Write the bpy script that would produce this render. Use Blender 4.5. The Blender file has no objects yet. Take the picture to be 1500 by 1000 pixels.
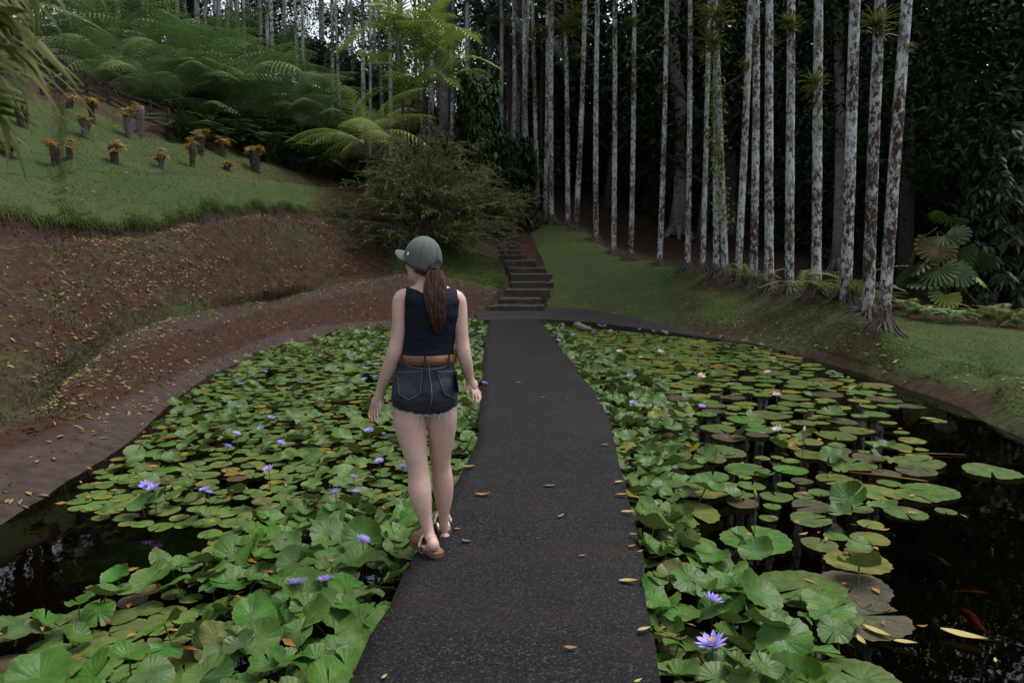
import bpy, bmesh, math, random
import numpy as np
from mathutils import Vector, Matrix, noise as mnoise
from mathutils.bvhtree import BVHTree

SC = bpy.context.scene
COL = SC.collection
random.seed(7); RNG = np.random.default_rng(7)

# ------------------------------------------------------------------ camera
CAM_Z = 1.563
PITCH = math.atan(0.115)
cd = bpy.data.cameras.new('camera'); cam = bpy.data.objects.new('camera', cd); COL.objects.link(cam)
cam.location = (0, 0, CAM_Z); cam.rotation_euler = (math.pi/2 - PITCH, 0, 0)
cd.lens = 24; cd.sensor_width = 36; cd.clip_start = 0.05; cd.clip_end = 600
cd.dof.use_dof = True; cd.dof.focus_distance = 3.9; cd.dof.aperture_fstop = 4.8
SC.camera = cam

# ------------------------------------------------------------------ world, sun, exposure
w = bpy.data.worlds.new('World'); SC.world = w; w.use_nodes = True
SUN_EL, SUN_AZ = math.radians(70), math.radians(70)      # azimuth measured clockwise from +Y
nt = w.node_tree; nt.nodes.clear()
sky = nt.nodes.new('ShaderNodeTexSky'); sky.sky_type = 'NISHITA'; sky.sun_disc = False
sky.sun_elevation = SUN_EL; sky.sun_rotation = SUN_AZ
sky.air_density = 1.0; sky.dust_density = 2.5; sky.ozone_density = 1.0
hs = nt.nodes.new('ShaderNodeHueSaturation'); hs.inputs['Saturation'].default_value = 0.32
bg = nt.nodes.new('ShaderNodeBackground'); bg.inputs['Strength'].default_value = 0.14
wo = nt.nodes.new('ShaderNodeOutputWorld')
nt.links.new(sky.outputs[0], hs.inputs['Color']); nt.links.new(hs.outputs[0], bg.inputs['Color']); nt.links.new(bg.outputs[0], wo.inputs['Surface'])
sl = bpy.data.lights.new('sun', 'SUN'); sl.energy = 1.4; sl.angle = math.radians(25); sl.color = (1.0, 0.96, 0.9)
so = bpy.data.objects.new('sun', sl); COL.objects.link(so)
sd = Vector((math.sin(SUN_AZ)*math.cos(SUN_EL), math.cos(SUN_AZ)*math.cos(SUN_EL), math.sin(SUN_EL)))
so.rotation_euler = (-sd).to_track_quat('-Z', 'Y').to_euler(); so.location = sd*60
SC.view_settings.view_transform = 'Standard'; SC.view_settings.look = 'None'
SC.view_settings.gamma = 1.0; SC.view_settings.use_curve_mapping = False
SC.view_settings.exposure = 1.08
SC.render.engine = 'CYCLES'
cy = SC.cycles
cy.use_denoising = True; cy.denoiser = 'OPENIMAGEDENOISE'; cy.denoising_input_passes = 'RGB_ALBEDO_NORMAL'
cy.max_bounces = 5; cy.diffuse_bounces = 3; cy.glossy_bounces = 3; cy.transmission_bounces = 3; cy.transparent_max_bounces = 6
cy.caustics_reflective = False; cy.caustics_refractive = False

# ------------------------------------------------------------------ projection helpers (real distances are chosen per thing)
_F = Vector((0, math.cos(PITCH), -math.sin(PITCH))); _U = Vector((0, math.sin(PITCH), math.cos(PITCH)))
CAMP = Vector((0, 0, CAM_Z))
def ray(px, py):
    return _F + Vector((1, 0, 0))*((px-750)/1000) + _U*((500-py)/1000)
def at(px, py, Y):
    d = ray(px, py); return CAMP + d*(Y/d.y)
def atz(px, py, z):
    d = ray(px, py); return CAMP + d*((z-CAM_Z)/d.z)
def topx(v):
    q = Vector(v) - CAMP; zc = q.dot(_F)
    if zc < 1e-3: zc = 1e-3
    return 750 + 1000*q.x/zc, 500 - 1000*q.dot(_U)/zc

# ------------------------------------------------------------------ object helpers
def tag(o, label=None, cat=None, group=None, kind=None):
    if label: o['label'] = label
    if cat: o['category'] = cat
    if group: o['group'] = group
    if kind: o['kind'] = kind
    return o
def mesh(name, v, f, m=None, smooth=True):
    me = bpy.data.meshes.new(name)
    v = np.asarray(v, dtype=np.float32).reshape(-1, 3)
    if isinstance(f, np.ndarray):
        n, k = f.shape
        me.vertices.add(len(v)); me.vertices.foreach_set('co', v.ravel())
        me.loops.add(n*k); me.loops.foreach_set('vertex_index', f.astype(np.int32).ravel())
        me.polygons.add(n); me.polygons.foreach_set('loop_start', np.arange(0, n*k, k, dtype=np.int32))
        me.update(calc_edges=True)
    else:
        me.from_pydata([tuple(map(float, p)) for p in v], [], f); me.update()
    me.validate()
    if smooth: me.polygons.foreach_set('use_smooth', np.ones(len(me.polygons), dtype=bool))
    if m: me.materials.append(m)
    return me
def obj(name, me, parent=None, loc=None, rot=None, scale=None):
    o = bpy.data.objects.new(name, me); COL.objects.link(o)
    if parent: o.parent = parent
    if loc is not None: o.location = loc
    if rot is not None: o.rotation_euler = rot
    if scale is not None: o.scale = (scale,)*3 if isinstance(scale, (int, float)) else scale
    return o
def thing(name, label, cat, loc, group=None, rot=None, scale=None):
    return tag(obj(name, None, None, loc, rot, scale), label, cat, group)
def attr(me, name, vals):
    a = me.attributes.new(name, 'FLOAT', 'POINT'); a.data.foreach_set('value', np.asarray(vals, dtype=np.float32))

class MB:
    """collects shapes for one mesh"""
    def __init__(s): s.v = []; s.f = []; s.n = 0
    def add(s, v, f):
        s.v.append(np.asarray(v, dtype=float).reshape(-1, 3)); s.f += [tuple(i+s.n for i in q) for q in f]; s.n += len(s.v[-1]); return s
    def tube(s, pts, rad, n=8, cap=True, ell=1.0, up=None):
        pts = [Vector(p) for p in pts]; k = len(pts)
        if not hasattr(rad, '__len__'): rad = [rad]*k
        V = []; side = None
        for i in range(k):
            t = (pts[min(i+1, k-1)]-pts[max(i-1, 0)]).normalized()
            if side is None:
                ref = Vector(up) if up is not None else (Vector((0, 0, 1)) if abs(t.z) < .9 else Vector((1, 0, 0)))
                side = t.cross(ref).normalized()
            side = (side - t*side.dot(t)).normalized(); b = t.cross(side)
            for j in range(n):
                a = 2*math.pi*j/n; V.append(pts[i] + side*(math.cos(a)*rad[i]) + b*(math.sin(a)*rad[i]*ell))
        F = [(i*n+j, i*n+(j+1) % n, (i+1)*n+(j+1) % n, (i+1)*n+j) for i in range(k-1) for j in range(n)]
        if cap:
            F.append(tuple(range(n-1, -1, -1))); F.append(tuple((k-1)*n+j for j in range(n)))
        return s.add(V, F)
    def ball(s, c, r, n=12, m=8, rot=None):
        r = (r,)*3 if isinstance(r, (int, float)) else r
        V = [Vector((0, 0, r[2]))]
        for i in range(1, m):
            a = math.pi*i/m
            for j in range(n):
                b = 2*math.pi*j/n; V.append(Vector((r[0]*math.sin(a)*math.cos(b), r[1]*math.sin(a)*math.sin(b), r[2]*math.cos(a))))
        V.append(Vector((0, 0, -r[2])))
        if rot is not None: V = [rot @ q for q in V]
        V = [q + Vector(c) for q in V]; F = [(0, 1+j, 1+(j+1) % n) for j in range(n)]
        for i in range(m-2):
            for j in range(n): F.append((1+i*n+j, 1+(i+1)*n+j, 1+(i+1)*n+(j+1) % n, 1+i*n+(j+1) % n))
        e = len(V)-1; F += [(e, 1+(m-2)*n+(j+1) % n, 1+(m-2)*n+j) for j in range(n)]
        return s.add(V, F)
    def box(s, c, d, rot=None):
        V = [Vector((x*d[0]/2, y*d[1]/2, z*d[2]/2)) for x in (-1, 1) for y in (-1, 1) for z in (-1, 1)]
        if rot is not None: V = [rot @ q for q in V]
        return s.add([q+Vector(c) for q in V], [(0, 1, 3, 2), (4, 6, 7, 5), (0, 4, 5, 1), (2, 3, 7, 6), (0, 2, 6, 4), (1, 5, 7, 3)])
    def mesh(s, name, m=None, smooth=True): return mesh(name, np.concatenate(s.v), s.f, m, smooth)

def unit(a): return a/np.maximum(np.linalg.norm(a, axis=-1, keepdims=True), 1e-9)
def leaf_quads(p, d, nrm, L, W, droop=0.0):
    """diamond leaves bent over a middle rib: 5 points, 4 triangles; arrays of n"""
    p = np.asarray(p, float); n = len(p); d = unit(np.asarray(d, float)); s = unit(np.cross(d, np.asarray(nrm, float))); u = np.cross(s, d)
    L = np.broadcast_to(np.asarray(L, float), (n,))[:, None]; W = np.broadcast_to(np.asarray(W, float), (n,))[:, None]
    dz = np.array([[0, 0, -1.0]])*L*droop
    tip = p + d*L + dz; mid = p + d*L*.45 + dz*.25
    v = np.stack([p, mid + s*W/2 + u*W*.16, tip, mid - s*W/2 + u*W*.16, mid], 1).reshape(-1, 3)
    b = (np.arange(n)*5)[:, None]
    f = np.concatenate([b+np.array([[0, 4, 1]]), b+np.array([[1, 4, 2]]), b+np.array([[0, 3, 4]]), b+np.array([[3, 2, 4]])])
    return v, f
def rdir(n, zlo=-1, zhi=1):
    z = RNG.uniform(zlo, zhi, n); a = RNG.uniform(0, 2*math.pi, n); r = np.sqrt(np.maximum(0, 1-z*z))
    return np.stack([r*np.cos(a), r*np.sin(a), z], 1)

# ------------------------------------------------------------------ materials
class NT:
    def __init__(s, name):
        s.m = bpy.data.materials.new(name); s.m.use_nodes = True; s.t = s.m.node_tree; s.t.nodes.clear()
        s.out = s.t.nodes.new('ShaderNodeOutputMaterial'); s._c = None
    def n(s, typ, **kw):
        o = s.t.nodes.new(typ)
        for k, v in kw.items(): setattr(o, k, v)
        return o
    def l(s, a, b): s.t.links.new(a, b)
    def put(s, sock, v):
        if hasattr(v, 'is_output') or isinstance(v, bpy.types.NodeSocket): s.l(v, sock)
        elif isinstance(v, (tuple, list)): sock.default_value = (*v, 1)[:4] if len(sock.default_value) == 4 else v
        else: sock.default_value = v
    def co(s, kind='Object', scale=None):
        if s._c is None: s._c = s.n('ShaderNodeTexCoord')
        o = s._c.outputs[kind]
        if scale is not None:
            mp = s.n('ShaderNodeMapping'); mp.inputs['Scale'].default_value = scale; s.l(o, mp.inputs['Vector']); o = mp.outputs[0]
        return o
    def pos(s): return s.n('ShaderNodeNewGeometry').outputs['Position']
    def noise(s, scale, detail=3, rough=.55, vec=None, dist=0):
        o = s.n('ShaderNodeTexNoise'); o.inputs['Scale'].default_value = scale; o.inputs['Detail'].default_value = detail
        o.inputs['Roughness'].default_value = rough; o.inputs['Distortion'].default_value = dist
        s.l(vec if vec is not None else s.co(), o.inputs['Vector']); return o.outputs['Fac']
    def voro(s, scale, vec=None, feat='F1', out='Distance'):
        o = s.n('ShaderNodeTexVoronoi'); o.feature = feat; o.inputs['Scale'].default_value = scale
        s.l(vec if vec is not None else s.co(), o.inputs['Vector']); return o.outputs[out]
    def ramp(s, fac, *stops):
        o = s.n('ShaderNodeValToRGB'); e = o.color_ramp.elements
        while len(e) < len(stops): e.new(.5)
        for x, (p, c) in zip(e, stops):
            x.position = p; x.color = (*c, 1) if isinstance(c, tuple) else (c, c, c, 1)
        s.put(o.inputs[0], fac); return o.outputs[0]
    def mix(s, fac, a, b, mode='MIX'):
        o = s.n('ShaderNodeMix', data_type='RGBA', blend_type=mode)
        s.put(o.inputs[0], fac); s.put(o.inputs[6], a); s.put(o.inputs[7], b); return o.outputs[2]
    def math(s, op, a, b=0.0):
        o = s.n('ShaderNodeMath', operation=op); s.put(o.inputs[0], a); s.put(o.inputs[1], b); return o.outputs[0]
    def attr(s, name): return s.n('ShaderNodeAttribute', attribute_name=name).outputs['Fac']
    def rnd(s): return s.n('ShaderNodeObjectInfo').outputs['Random']
    def ocol(s): return s.n('ShaderNodeObjectInfo').outputs['Color']
    def bump(s, h, strength=.4, dist=.02):
        o = s.n('ShaderNodeBump'); o.inputs['Strength'].default_value = strength; o.inputs['Distance'].default_value = dist; s.put(o.inputs['Height'], h); return o.outputs[0]
    def pbr(s, col, rough=.7, bump=None, spec=.4, sub=0, trans=None):
        b = s.n('ShaderNodeBsdfPrincipled'); s.put(b.inputs['Base Color'], col); s.put(b.inputs['Roughness'], rough)
        b.inputs['Specular IOR Level'].default_value = spec
        if sub: b.inputs['Subsurface Weight'].default_value = sub; b.inputs['Subsurface Radius'].default_value = (.02, .008, .004); b.inputs['Subsurface Scale'].default_value = .3
        if bump is not None: s.l(bump, b.inputs['Normal'])
        o = b.outputs[0]
        if trans:                                          # thin leaf: some light comes through
            tr = s.n('ShaderNodeBsdfTranslucent'); s.put(tr.inputs[0], col)
            mx = s.n('ShaderNodeMixShader'); mx.inputs[0].default_value = trans; s.l(o, mx.inputs[1]); s.l(tr.outputs[0], mx.inputs[2]); o = mx.outputs[0]
        s.l(o, s.out.inputs['Surface']); return s.m

def leaf_mat(name, c1, c2, rough=.5, trans=.25, spec=.4, scale=3.0, c3=None):
    t = NT(name); p = t.pos()
    k = t.math('FRACT', t.math('ADD', t.noise(scale, 2, vec=p), t.math('MULTIPLY', t.rnd(), .35)))
    st = [(.25, c1), (.75, c2)] + ([(.95, c3)] if c3 else [])
    return t.pbr(t.ramp(k, *st), rough, None, spec, trans=trans)
def plain(name, c, rough=.6, var=.25, scale=30, bump=.0, spec=.4):
    t = NT(name); k = t.noise(scale, 4)
    lo = tuple(x*(1-var) for x in c); hi = tuple(min(1, x*(1+var)) for x in c)
    return t.pbr(t.ramp(k, (.3, lo), (.7, hi)), rough, t.bump(k, bump, .01) if bump else None, spec)

def m_ground():
    t = NT('ground_cover'); p = t.pos()
    g = t.attr('grass'); wet = t.attr('wet')
    n1 = t.noise(1.1, 5, .6, p); n2 = t.noise(7, 5, .7, p); n3 = t.noise(60, 3, .6, p); n4 = t.noise(.35, 3, .5, p)
    soil = t.ramp(n2, (.25, (.010, .0050, .0032)), (.5, (.034, .0150, .0085)), (.75, (.066, .034, .020)))
    soil = t.mix(t.ramp(n1, (.4, 0.0), (.62, .55)), soil, (.024, .018, .012))
    soil = t.mix(wet, soil, t.ramp(n2, (.3, (.026, .017, .014)), (.7, (.060, .044, .038))))
    gr = t.ramp(n3, (.25, (.012, .025, .006)), (.5, (.027, .050, .012)), (.8, (.052, .078, .021)))
    gr = t.mix(t.ramp(t.math('ADD', t.math('MULTIPLY', n4, .6), t.math('MULTIPLY', n2, .4)), (.4, 0.0), (.62, .7)), gr, (.050, .052, .018))
    fac = t.math('ADD', g, t.math('MULTIPLY', t.math('SUBTRACT', t.math('ADD', t.math('MULTIPLY', n2, .5), t.math('ADD', t.math('MULTIPLY', n1, .3), t.math('MULTIPLY', n3, .2))), .5), 2.4))
    fac = t.ramp(fac, (.32, 0.0), (.68, 1.0))
    col = t.mix(fac, soil, gr)
    h = t.math('ADD', t.math('MULTIPLY', n2, .8), t.math('MULTIPLY', n3, .35))
    return t.pbr(col, .9, t.bump(h, .9, .05), .15)
M = {}
M['ground'] = m_ground()
def m_asphalt(name='wet_asphalt', lift=1.0):
    t = NT(name); p = t.pos()
    v = t.voro(130, p); ce = t.n('ShaderNodeSeparateColor'); t.l(t.voro(130, p, 'F1', 'Color'), ce.inputs[0]); cell = ce.outputs[0]
    n = t.noise(2.2, 5, .65, p); st = t.noise(1.0, 5, .65, t.co('Object', (.8, 2.2, 1))); n3 = t.noise(420, 2, .6, p)
    c = t.ramp(cell, (.0, (.0024*lift, .0026*lift, .0036*lift)), (.55, (.0064*lift, .0068*lift, .0088*lift)), (.85, (.017*lift, .0165*lift, .0165*lift)), (1.0, (.046*lift, .042*lift, .038*lift)))
    c = t.mix(t.ramp(t.math('ADD', t.math('MULTIPLY', st, .7), t.math('MULTIPLY', n3, .3)), (.44, 0.0), (.64, .45)), c, (.026*lift, .019*lift, .0135*lift))
    c = t.mix(t.ramp(n, (.35, .0), (.7, .3)), c, (.015*lift, .014*lift, .0145*lift))
    return t.pbr(c, t.ramp(n, (.3, .7), (.7, .9)), t.bump(t.math('SUBTRACT', cell, v), .6, .006), .13)
M['landing'] = m_asphalt('landing_concrete', 1.9)
M['asphalt'] = m_asphalt()
def m_stone():
    t = NT('mossy_concrete'); p = t.pos(); n = t.noise(4, 6, .65, p); n2 = t.noise(40, 3, .6, p); n3 = t.noise(1.3, 3, .5, p)
    c = t.ramp(n, (.25, (.012, .009, .007)), (.55, (.036, .027, .022)), (.8, (.080, .062, .052)))
    c = t.mix(t.ramp(n3, (.5, 0.0), (.7, .5)), c, (.030, .034, .014))
    return t.pbr(c, .8, t.bump(t.math('ADD', n, n2), .5, .02), .3)
M['stone'] = m_stone()
def m_water():
    t = NT('pond_water'); p = t.pos()
    bm = t.bump(t.math('ADD', t.noise(2.0, 2, .5, p), t.math('MULTIPLY', t.noise(9, 2, .5, p), .25)), .05, .03)
    fr = t.n('ShaderNodeFresnel'); fr.inputs['IOR'].default_value = 1.33; t.l(bm, fr.inputs['Normal'])
    gl = t.n('ShaderNodeBsdfGlossy'); gl.inputs['Roughness'].default_value = .015; t.l(bm, gl.inputs['Normal'])
    tr = t.n('ShaderNodeBsdfTransparent'); tr.inputs[0].default_value = (.17, .14, .09, 1)
    mx = t.n('ShaderNodeMixShader'); t.l(fr.outputs[0], mx.inputs[0]); t.l(tr.outputs[0], mx.inputs[1]); t.l(gl.outputs[0], mx.inputs[2])
    t.l(mx.outputs[0], t.out.inputs['Surface']); return t.m
M['water'] = m_water()
M['mud'] = plain('pond_mud', (.014, .010, .006), .9, .5, 3)
def m_bark_lichen(name, amt, tone=1.0):
    t = NT(name); r = t.rnd()
    off = t.n('ShaderNodeCombineXYZ'); t.put(off.inputs[0], t.math('MULTIPLY', r, 40.0)); t.put(off.inputs[2], t.math('MULTIPLY', r, 17.0))
    ad = t.n('ShaderNodeVectorMath', operation='ADD'); t.l(t.co('Object', (1, 1, .55)), ad.inputs[0]); t.l(off.outputs[0], ad.inputs[1]); v = ad.outputs[0]
    n = t.noise(13, 6, .75, v, .5); n2 = t.noise(34, 5, .7, v); n3 = t.noise(3.0, 3, .6, v); n5 = t.noise(1.1, 2, .5, v)
    bark = t.ramp(n2, (.3, (.013, .008, .006)), (.55, (.048, .024, .016)), (.8, (.12, .075, .056)))
    lich = t.ramp(n2, (.25, (.13*tone, .135*tone, .13*tone)), (.5, (.38*tone, .40*tone, .40*tone)), (.75, (.60*tone, .62*tone, .62*tone)))
    moss = t.ramp(n2, (.3, (.018, .026, .008)), (.7, (.06, .07, .022)))
    f = t.math('ADD', t.math('MULTIPLY', n, .75), t.math('MULTIPLY', n5, .25))
    c = t.mix(t.ramp(f, (amt-.015, 0.0), (amt+.065, 1.0)), bark, lich)
    c = t.mix(t.ramp(t.math('ADD', t.math('MULTIPLY', n3, .6), t.math('MULTIPLY', n, .4)), (.54, 0.0), (.62, .85)), c, moss)
    return t.pbr(c, .85, t.bump(t.math('ADD', n2, n), .6, .02), .2)
M['lichen'] = m_bark_lichen('lichen_palm_bark', .476)
M['lichen_grey'] = m_bark_lichen('grey_palm_bark', .42, .62)
M['bark'] = plain('dark_tree_bark', (.050, .040, .034), .9, .55, 9, .7, .15)
M['greybark'] = plain('grey_tree_bark', (.15, .135, .13), .9, .4, 6, .7, .15)
M['moss'] = leaf_mat('bank_moss', (.040, .048, .016), (.080, .085, .030), .7, .2, .2, 5)
M['root'] = plain('dark_palm_root', (.060, .048, .040), .9, .5, 25, .6, .15)
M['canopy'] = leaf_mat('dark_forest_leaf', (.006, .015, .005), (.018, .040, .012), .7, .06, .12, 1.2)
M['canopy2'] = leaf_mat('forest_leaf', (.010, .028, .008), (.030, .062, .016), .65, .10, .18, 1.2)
M['bigleaf'] = leaf_mat('glossy_bush_leaf', (.011, .028, .012), (.028, .060, .024), .38, .15, .5, 3)
M['fern'] = leaf_mat('tree_fern_green', (.045, .100, .032), (.135, .215, .075), .55, .15, .3, .8)
M['fern_y'] = leaf_mat('fern_yellow_green', (.10, .15, .035), (.21, .26, .065), .55, .25, .35, 1.0)
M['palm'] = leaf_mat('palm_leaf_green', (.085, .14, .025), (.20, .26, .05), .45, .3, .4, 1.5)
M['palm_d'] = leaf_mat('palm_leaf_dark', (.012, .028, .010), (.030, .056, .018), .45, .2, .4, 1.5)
M['bamboo'] = leaf_mat('bamboo_leaf', (.030, .050, .008), (.080, .098, .015), .5, .3, .15, 4, (.12, .075, .018))
M['shrub'] = leaf_mat('olive_shrub_leaf', (.040, .054, .015), (.10, .118, .034), .6, .25, .3, 1.6)
M['twig'] = plain('shrub_twig', (.060, .050, .036), .9, .4, 20)
M['brom_o'] = leaf_mat('bromeliad_orange', (.25, .11, .04), (.31, .20, .05), .45, .3, .4, 7, (.12, .12, .03))
M['brom_g'] = leaf_mat('bromeliad_green', (.050, .090, .016), (.14, .16, .028), .45, .25, .4, 7, (.16, .08, .03))
M['stump'] = plain('fern_stump_bark', (.050, .038, .034), .95, .7, 14, 1.0, .1)
M['stump_w'] = plain('pale_fern_stump_bark', (.085, .075, .070), .95, .6, 14, 1.0, .1)
M['wood'] = plain('weathered_wood', (.036, .026, .021), .9, .4, 7, .4, .15)
M['litter'] = leaf_mat('fallen_leaf', (.15, .095, .035), (.21, .155, .06), .7, .1, .2, 11, (.08, .04, .022))
M['litter_b'] = leaf_mat('fallen_brown_leaf', (.16, .075, .025), (.24, .12, .03), .7, .1, .25, 5)
M['litter_y'] = leaf_mat('fallen_yellow_leaf', (.26, .18, .05), (.33, .26, .09), .6, .1, .3, 5)
M['grassblade'] = leaf_mat('grass_blade', (.028, .050, .012), (.060, .084, .022), .7, .3, .08, 4)
M['weed'] = leaf_mat('bank_weed', (.020, .028, .013), (.042, .055, .024), .7, .2, .2, 5)
def m_lily():
    t = NT('lily_leaf'); u = t.attr('rad'); ang = t.attr('ang'); tint = t.attr('tint'); p = t.pos()
    base = t.ocol(); n = t.noise(14, 4, .6, p); n2 = t.noise(45, 3, .6, p)
    g = t.mix(1.0, t.ramp(tint, (.0, (.62, .80, .70)), (.5, (1.0, 1.0, 1.0)), (.82, (1.25, 1.1, .8)), (.93, (2.2, 1.25, .6)), (1.0, (2.0, .8, .55))), base, 'MULTIPLY')
    g = t.mix(1.0, g, t.ramp(n, (.25, (.62, .66, .62)), (.75, (1.3, 1.28, 1.25))), 'MULTIPLY')
    rib = t.math('ABSOLUTE', t.math('SINE', t.math('MULTIPLY', ang, 9.0)))
    g = t.mix(t.ramp(rib, (.0, .22), (.14, 0.0)), g, (.075, .13, .05))
    g = t.mix(t.ramp(t.math('ADD', u, t.math('MULTIPLY', t.math('SUBTRACT', n2, .5), .9)), (.99, 0.0), (1.2, .6)), g, (.12, .085, .022))
    g = t.mix(t.ramp(t.noise(5.5, 3, .6, p), (.665, 0.0), (.71, .8)), g, (.10, .045, .022))
    bk = t.n('ShaderNodeNewGeometry').outputs['Backfacing']
    g = t.mix(bk, g, (.065, .095, .022))
    h = t.math('ADD', t.math('MULTIPLY', rib, .5), n2)
    return t.pbr(g, t.ramp(n, (.3, .36), (.7, .58)), t.bump(h, .35, .008), .30, trans=.2)
M['lily'] = m_lily()
M['lily_stem'] = plain('lily_stem', (.060, .062, .022), .5)
M['purple'] = leaf_mat('purple_petal', (.25, .20, .62), (.42, .36, .80), .5, .3, .3, 40)
M['pink'] = leaf_mat('pink_petal', (.68, .40, .44), (.78, .66, .66), .5, .3, .3, 30)
M['yellow'] = plain('lily_stamen', (.60, .36, .05), .6)
M['bud'] = plain('lily_bud', (.15, .20, .07), .5)
# ================================================================== terrain: rails lofted into sheets
WZ = -0.18
def catmull(P, n):
    P = np.asarray(P, float); k = len(P); t = np.linspace(0, k-1, n); i = np.clip(t.astype(int), 0, k-2); f = (t-i)[:, None]
    p0 = P[np.maximum(i-1, 0)]; p1 = P[i]; p2 = P[i+1]; p3 = P[np.minimum(i+2, k-1)]
    m1 = (p2-p0)*.5; m2 = (p3-p1)*.5
    return (2*f**3-3*f**2+1)*p1 + (f**3-2*f**2+f)*m1 + (-2*f**3+3*f**2)*p2 + (f**3-f**2)*m2
def fbm(p, s, o=3):
    return mnoise.fractal(Vector((p[0]*s, p[1]*s, p[2]*s+3.3)), 1.0, 2.0, o)
class Sheet:
    """rails: list of station lists; bands: per gap between rails (subdivisions, grass weight a, grass weight b, bump amplitude, wet)"""
    def __init__(s, name, rails, bands, ns, label=None):
        R = [catmull(r, ns) for r in rails]; rows = []; gr = []; wt = []; amp = []
        for b, (k, ga, gb, am, we) in enumerate(bands):
            for q in range(k):
                f = q/k; rows.append(R[b]*(1-f)+R[b+1]*f); gr.append(ga*(1-f)+gb*f); wt.append(we); amp.append(am)
        rows.append(R[-1]); gr.append(bands[-1][2]); wt.append(0); amp.append(bands[-1][3])
        V = np.array(rows); nr = len(rows)
        for i in range(nr):
            if amp[i] <= 0: continue
            for j in range(ns):
                p = V[i, j]; V[i, j, 2] += amp[i]*(fbm(p, .9)*.6 + fbm(p, 3.1)*.35)
                V[i, j, 0] += amp[i]*.6*fbm(p+7.7, 1.7)
        s.V = V; s.nr = nr; s.ns = ns
        s.gr = np.repeat(np.array(gr)[:, None], ns, 1); s.wt = np.repeat(np.array(wt, float)[:, None], ns, 1)
        idx = np.arange(nr*ns).reshape(nr, ns)
        s.F = np.stack([idx[:-1, :-1], idx[:-1, 1:], idx[1:, 1:], idx[1:, :-1]], -1).reshape(-1, 4)
        s.name = name
    def build(s, flip=False):
        f = s.F[:, ::-1] if flip else s.F
        me = mesh(s.name, s.V.reshape(-1, 3), f, M['ground']); attr(me, 'grass', s.gr.ravel()); attr(me, 'wet', s.wt.ravel())
        s.o = tag(obj(s.name, me), kind='structure'); return s.o
    def sample(s, n, r0, r1, c0=0.0, c1=1.0, dens=None):
        """random points with normals between row fractions"""
        i = RNG.uniform(r0, r1, n); j = RNG.uniform(c0*(s.ns-1.001), c1*(s.ns-1.001), n)
        a = np.clip(i.astype(int), 0, s.nr-2); b = j.astype(int); u = (i-a)[:, None]; v = (j-b)[:, None]
        A = s.V[a, b]; B = s.V[a, b+1]; C = s.V[a+1, b]; D = s.V[a+1, b+1]
        P = A*(1-u)*(1-v)+B*(1-u)*v+C*u*(1-v)+D*u*v; N = unit(np.cross(B-A+D-C, C-A+D-B)); N[N[:, 2] < 0] *= -1
        return P, N
def Z(px, py, z): return tuple(atz(px, py, z))
def Yd(px, py, Y): return tuple(at(px, py, Y))
# ---- left side: pond edge, dirt strip, gutter, bank, ledge, grass lip, lawn, wooded hill
Wl = [(-3.2, -6, WZ), (-3.3, 1.5, WZ)] + [Z(a, b, WZ) for a, b in ((0, 770), (100, 705), (190, 645), (300, 555), (410, 508), (515, 486), (620, 478), (705, 476))]
Bed = [(x*.8, y*.96 if y > 0 else y, -.75) for x, y, z in Wl]
Sl = [(-4.1, -6, 0), (-4.1, 1.5, 0), Z(0, 655, 0), Z(100, 622, 0), Z(190, 578, 0), Z(300, 530, -.02), Z(410, 486, .05), Z(515, 470, 0), Z(620, 466, 0), Z(705, 462, .04)]
Gl = [(-5, -6, .1), (-5, 1.5, .1), Z(0, 622, .08), Z(100, 556, .15), Z(190, 490, .45), Z(300, 456, .62), Z(410, 438, .65), Z(515, 415, .95), Z(620, 402, 1.2), Z(733, 424, .72)]
Ml = [(-5.1, -6, .35), (-5.1, 1.5, .35), Z(0, 575, .30), Z(100, 520, .42), Z(190, 462, .72), Z(300, 440, .82), Z(410, 425, .88), Z(515, 406, 1.12), Z(620, 396, 1.32), Z(738, 414, .93)]
Ll = [(-8.5, -6, 1.9), (-8.5, 3, 1.9), Yd(0, 354, 11), Yd(110, 351, 12.5), Yd(202, 347, 14), Yd(300, 326, 16), Yd(400, 316, 19.5), Yd(513, 331, 23), Yd(620, 345, 25), Yd(731, 382, 24.8)]
Cl = [(-8.8, -6, 2.4), (-8.8, 3, 2.4), Yd(0, 310, 11.25), Yd(110, 318, 12.7), Yd(202, 328, 14.1), Yd(300, 300, 16.2), Yd(400, 300, 19.7), Yd(505, 312, 23.2), Yd(620, 335, 25.5), Yd(727, 372, 25.6)]
Bl = [(-10, -6, 3.3), (-10, 3, 3.3), Yd(0, 252, 13.2), Yd(110, 252, 14.5), Yd(202, 253, 16), Yd(300, 256, 18.5), Yd(400, 265, 21.5), Yd(495, 278, 25), Yd(620, 300, 27.5), Yd(727, 352, 27.5)]
B2 = [(x*1.012, y*1.012 if y > 0 else y, z-.07) for x, y, z in Bl]
Ul = [(-15.5, -6, 6.6), (-15.5, 6, 6.6), Yd(0, 130, 20), Yd(110, 150, 20), Yd(202, 197, 20.5), Yd(300, 215, 22.5), Yd(400, 240, 25), Yd(495, 262, 28), Yd(620, 280, 30.5), Yd(733, 335, 30)]
H1 = [(-24, -6, 11), (-24, 10, 11.2), Yd(0, 60, 30), Yd(110, 75, 30), Yd(202, 100, 30), Yd(300, 140, 30), Yd(400, 180, 32), Yd(495, 210, 34), Yd(620, 235, 36), Yd(740, 290, 36)]
H2 = [(-34, -6, 15.5), (-34, 15, 15.8), Yd(0, 20, 40), Yd(110, 30, 40), Yd(202, 55, 40), Yd(300, 80, 40), Yd(400, 110, 41), Yd(495, 140, 42), Yd(620, 190, 43), Yd(740, 265, 44)]
H3 = [(x*1.7, y*1.7 if y > 0 else y, z-3) for x, y, z in H2]
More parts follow.
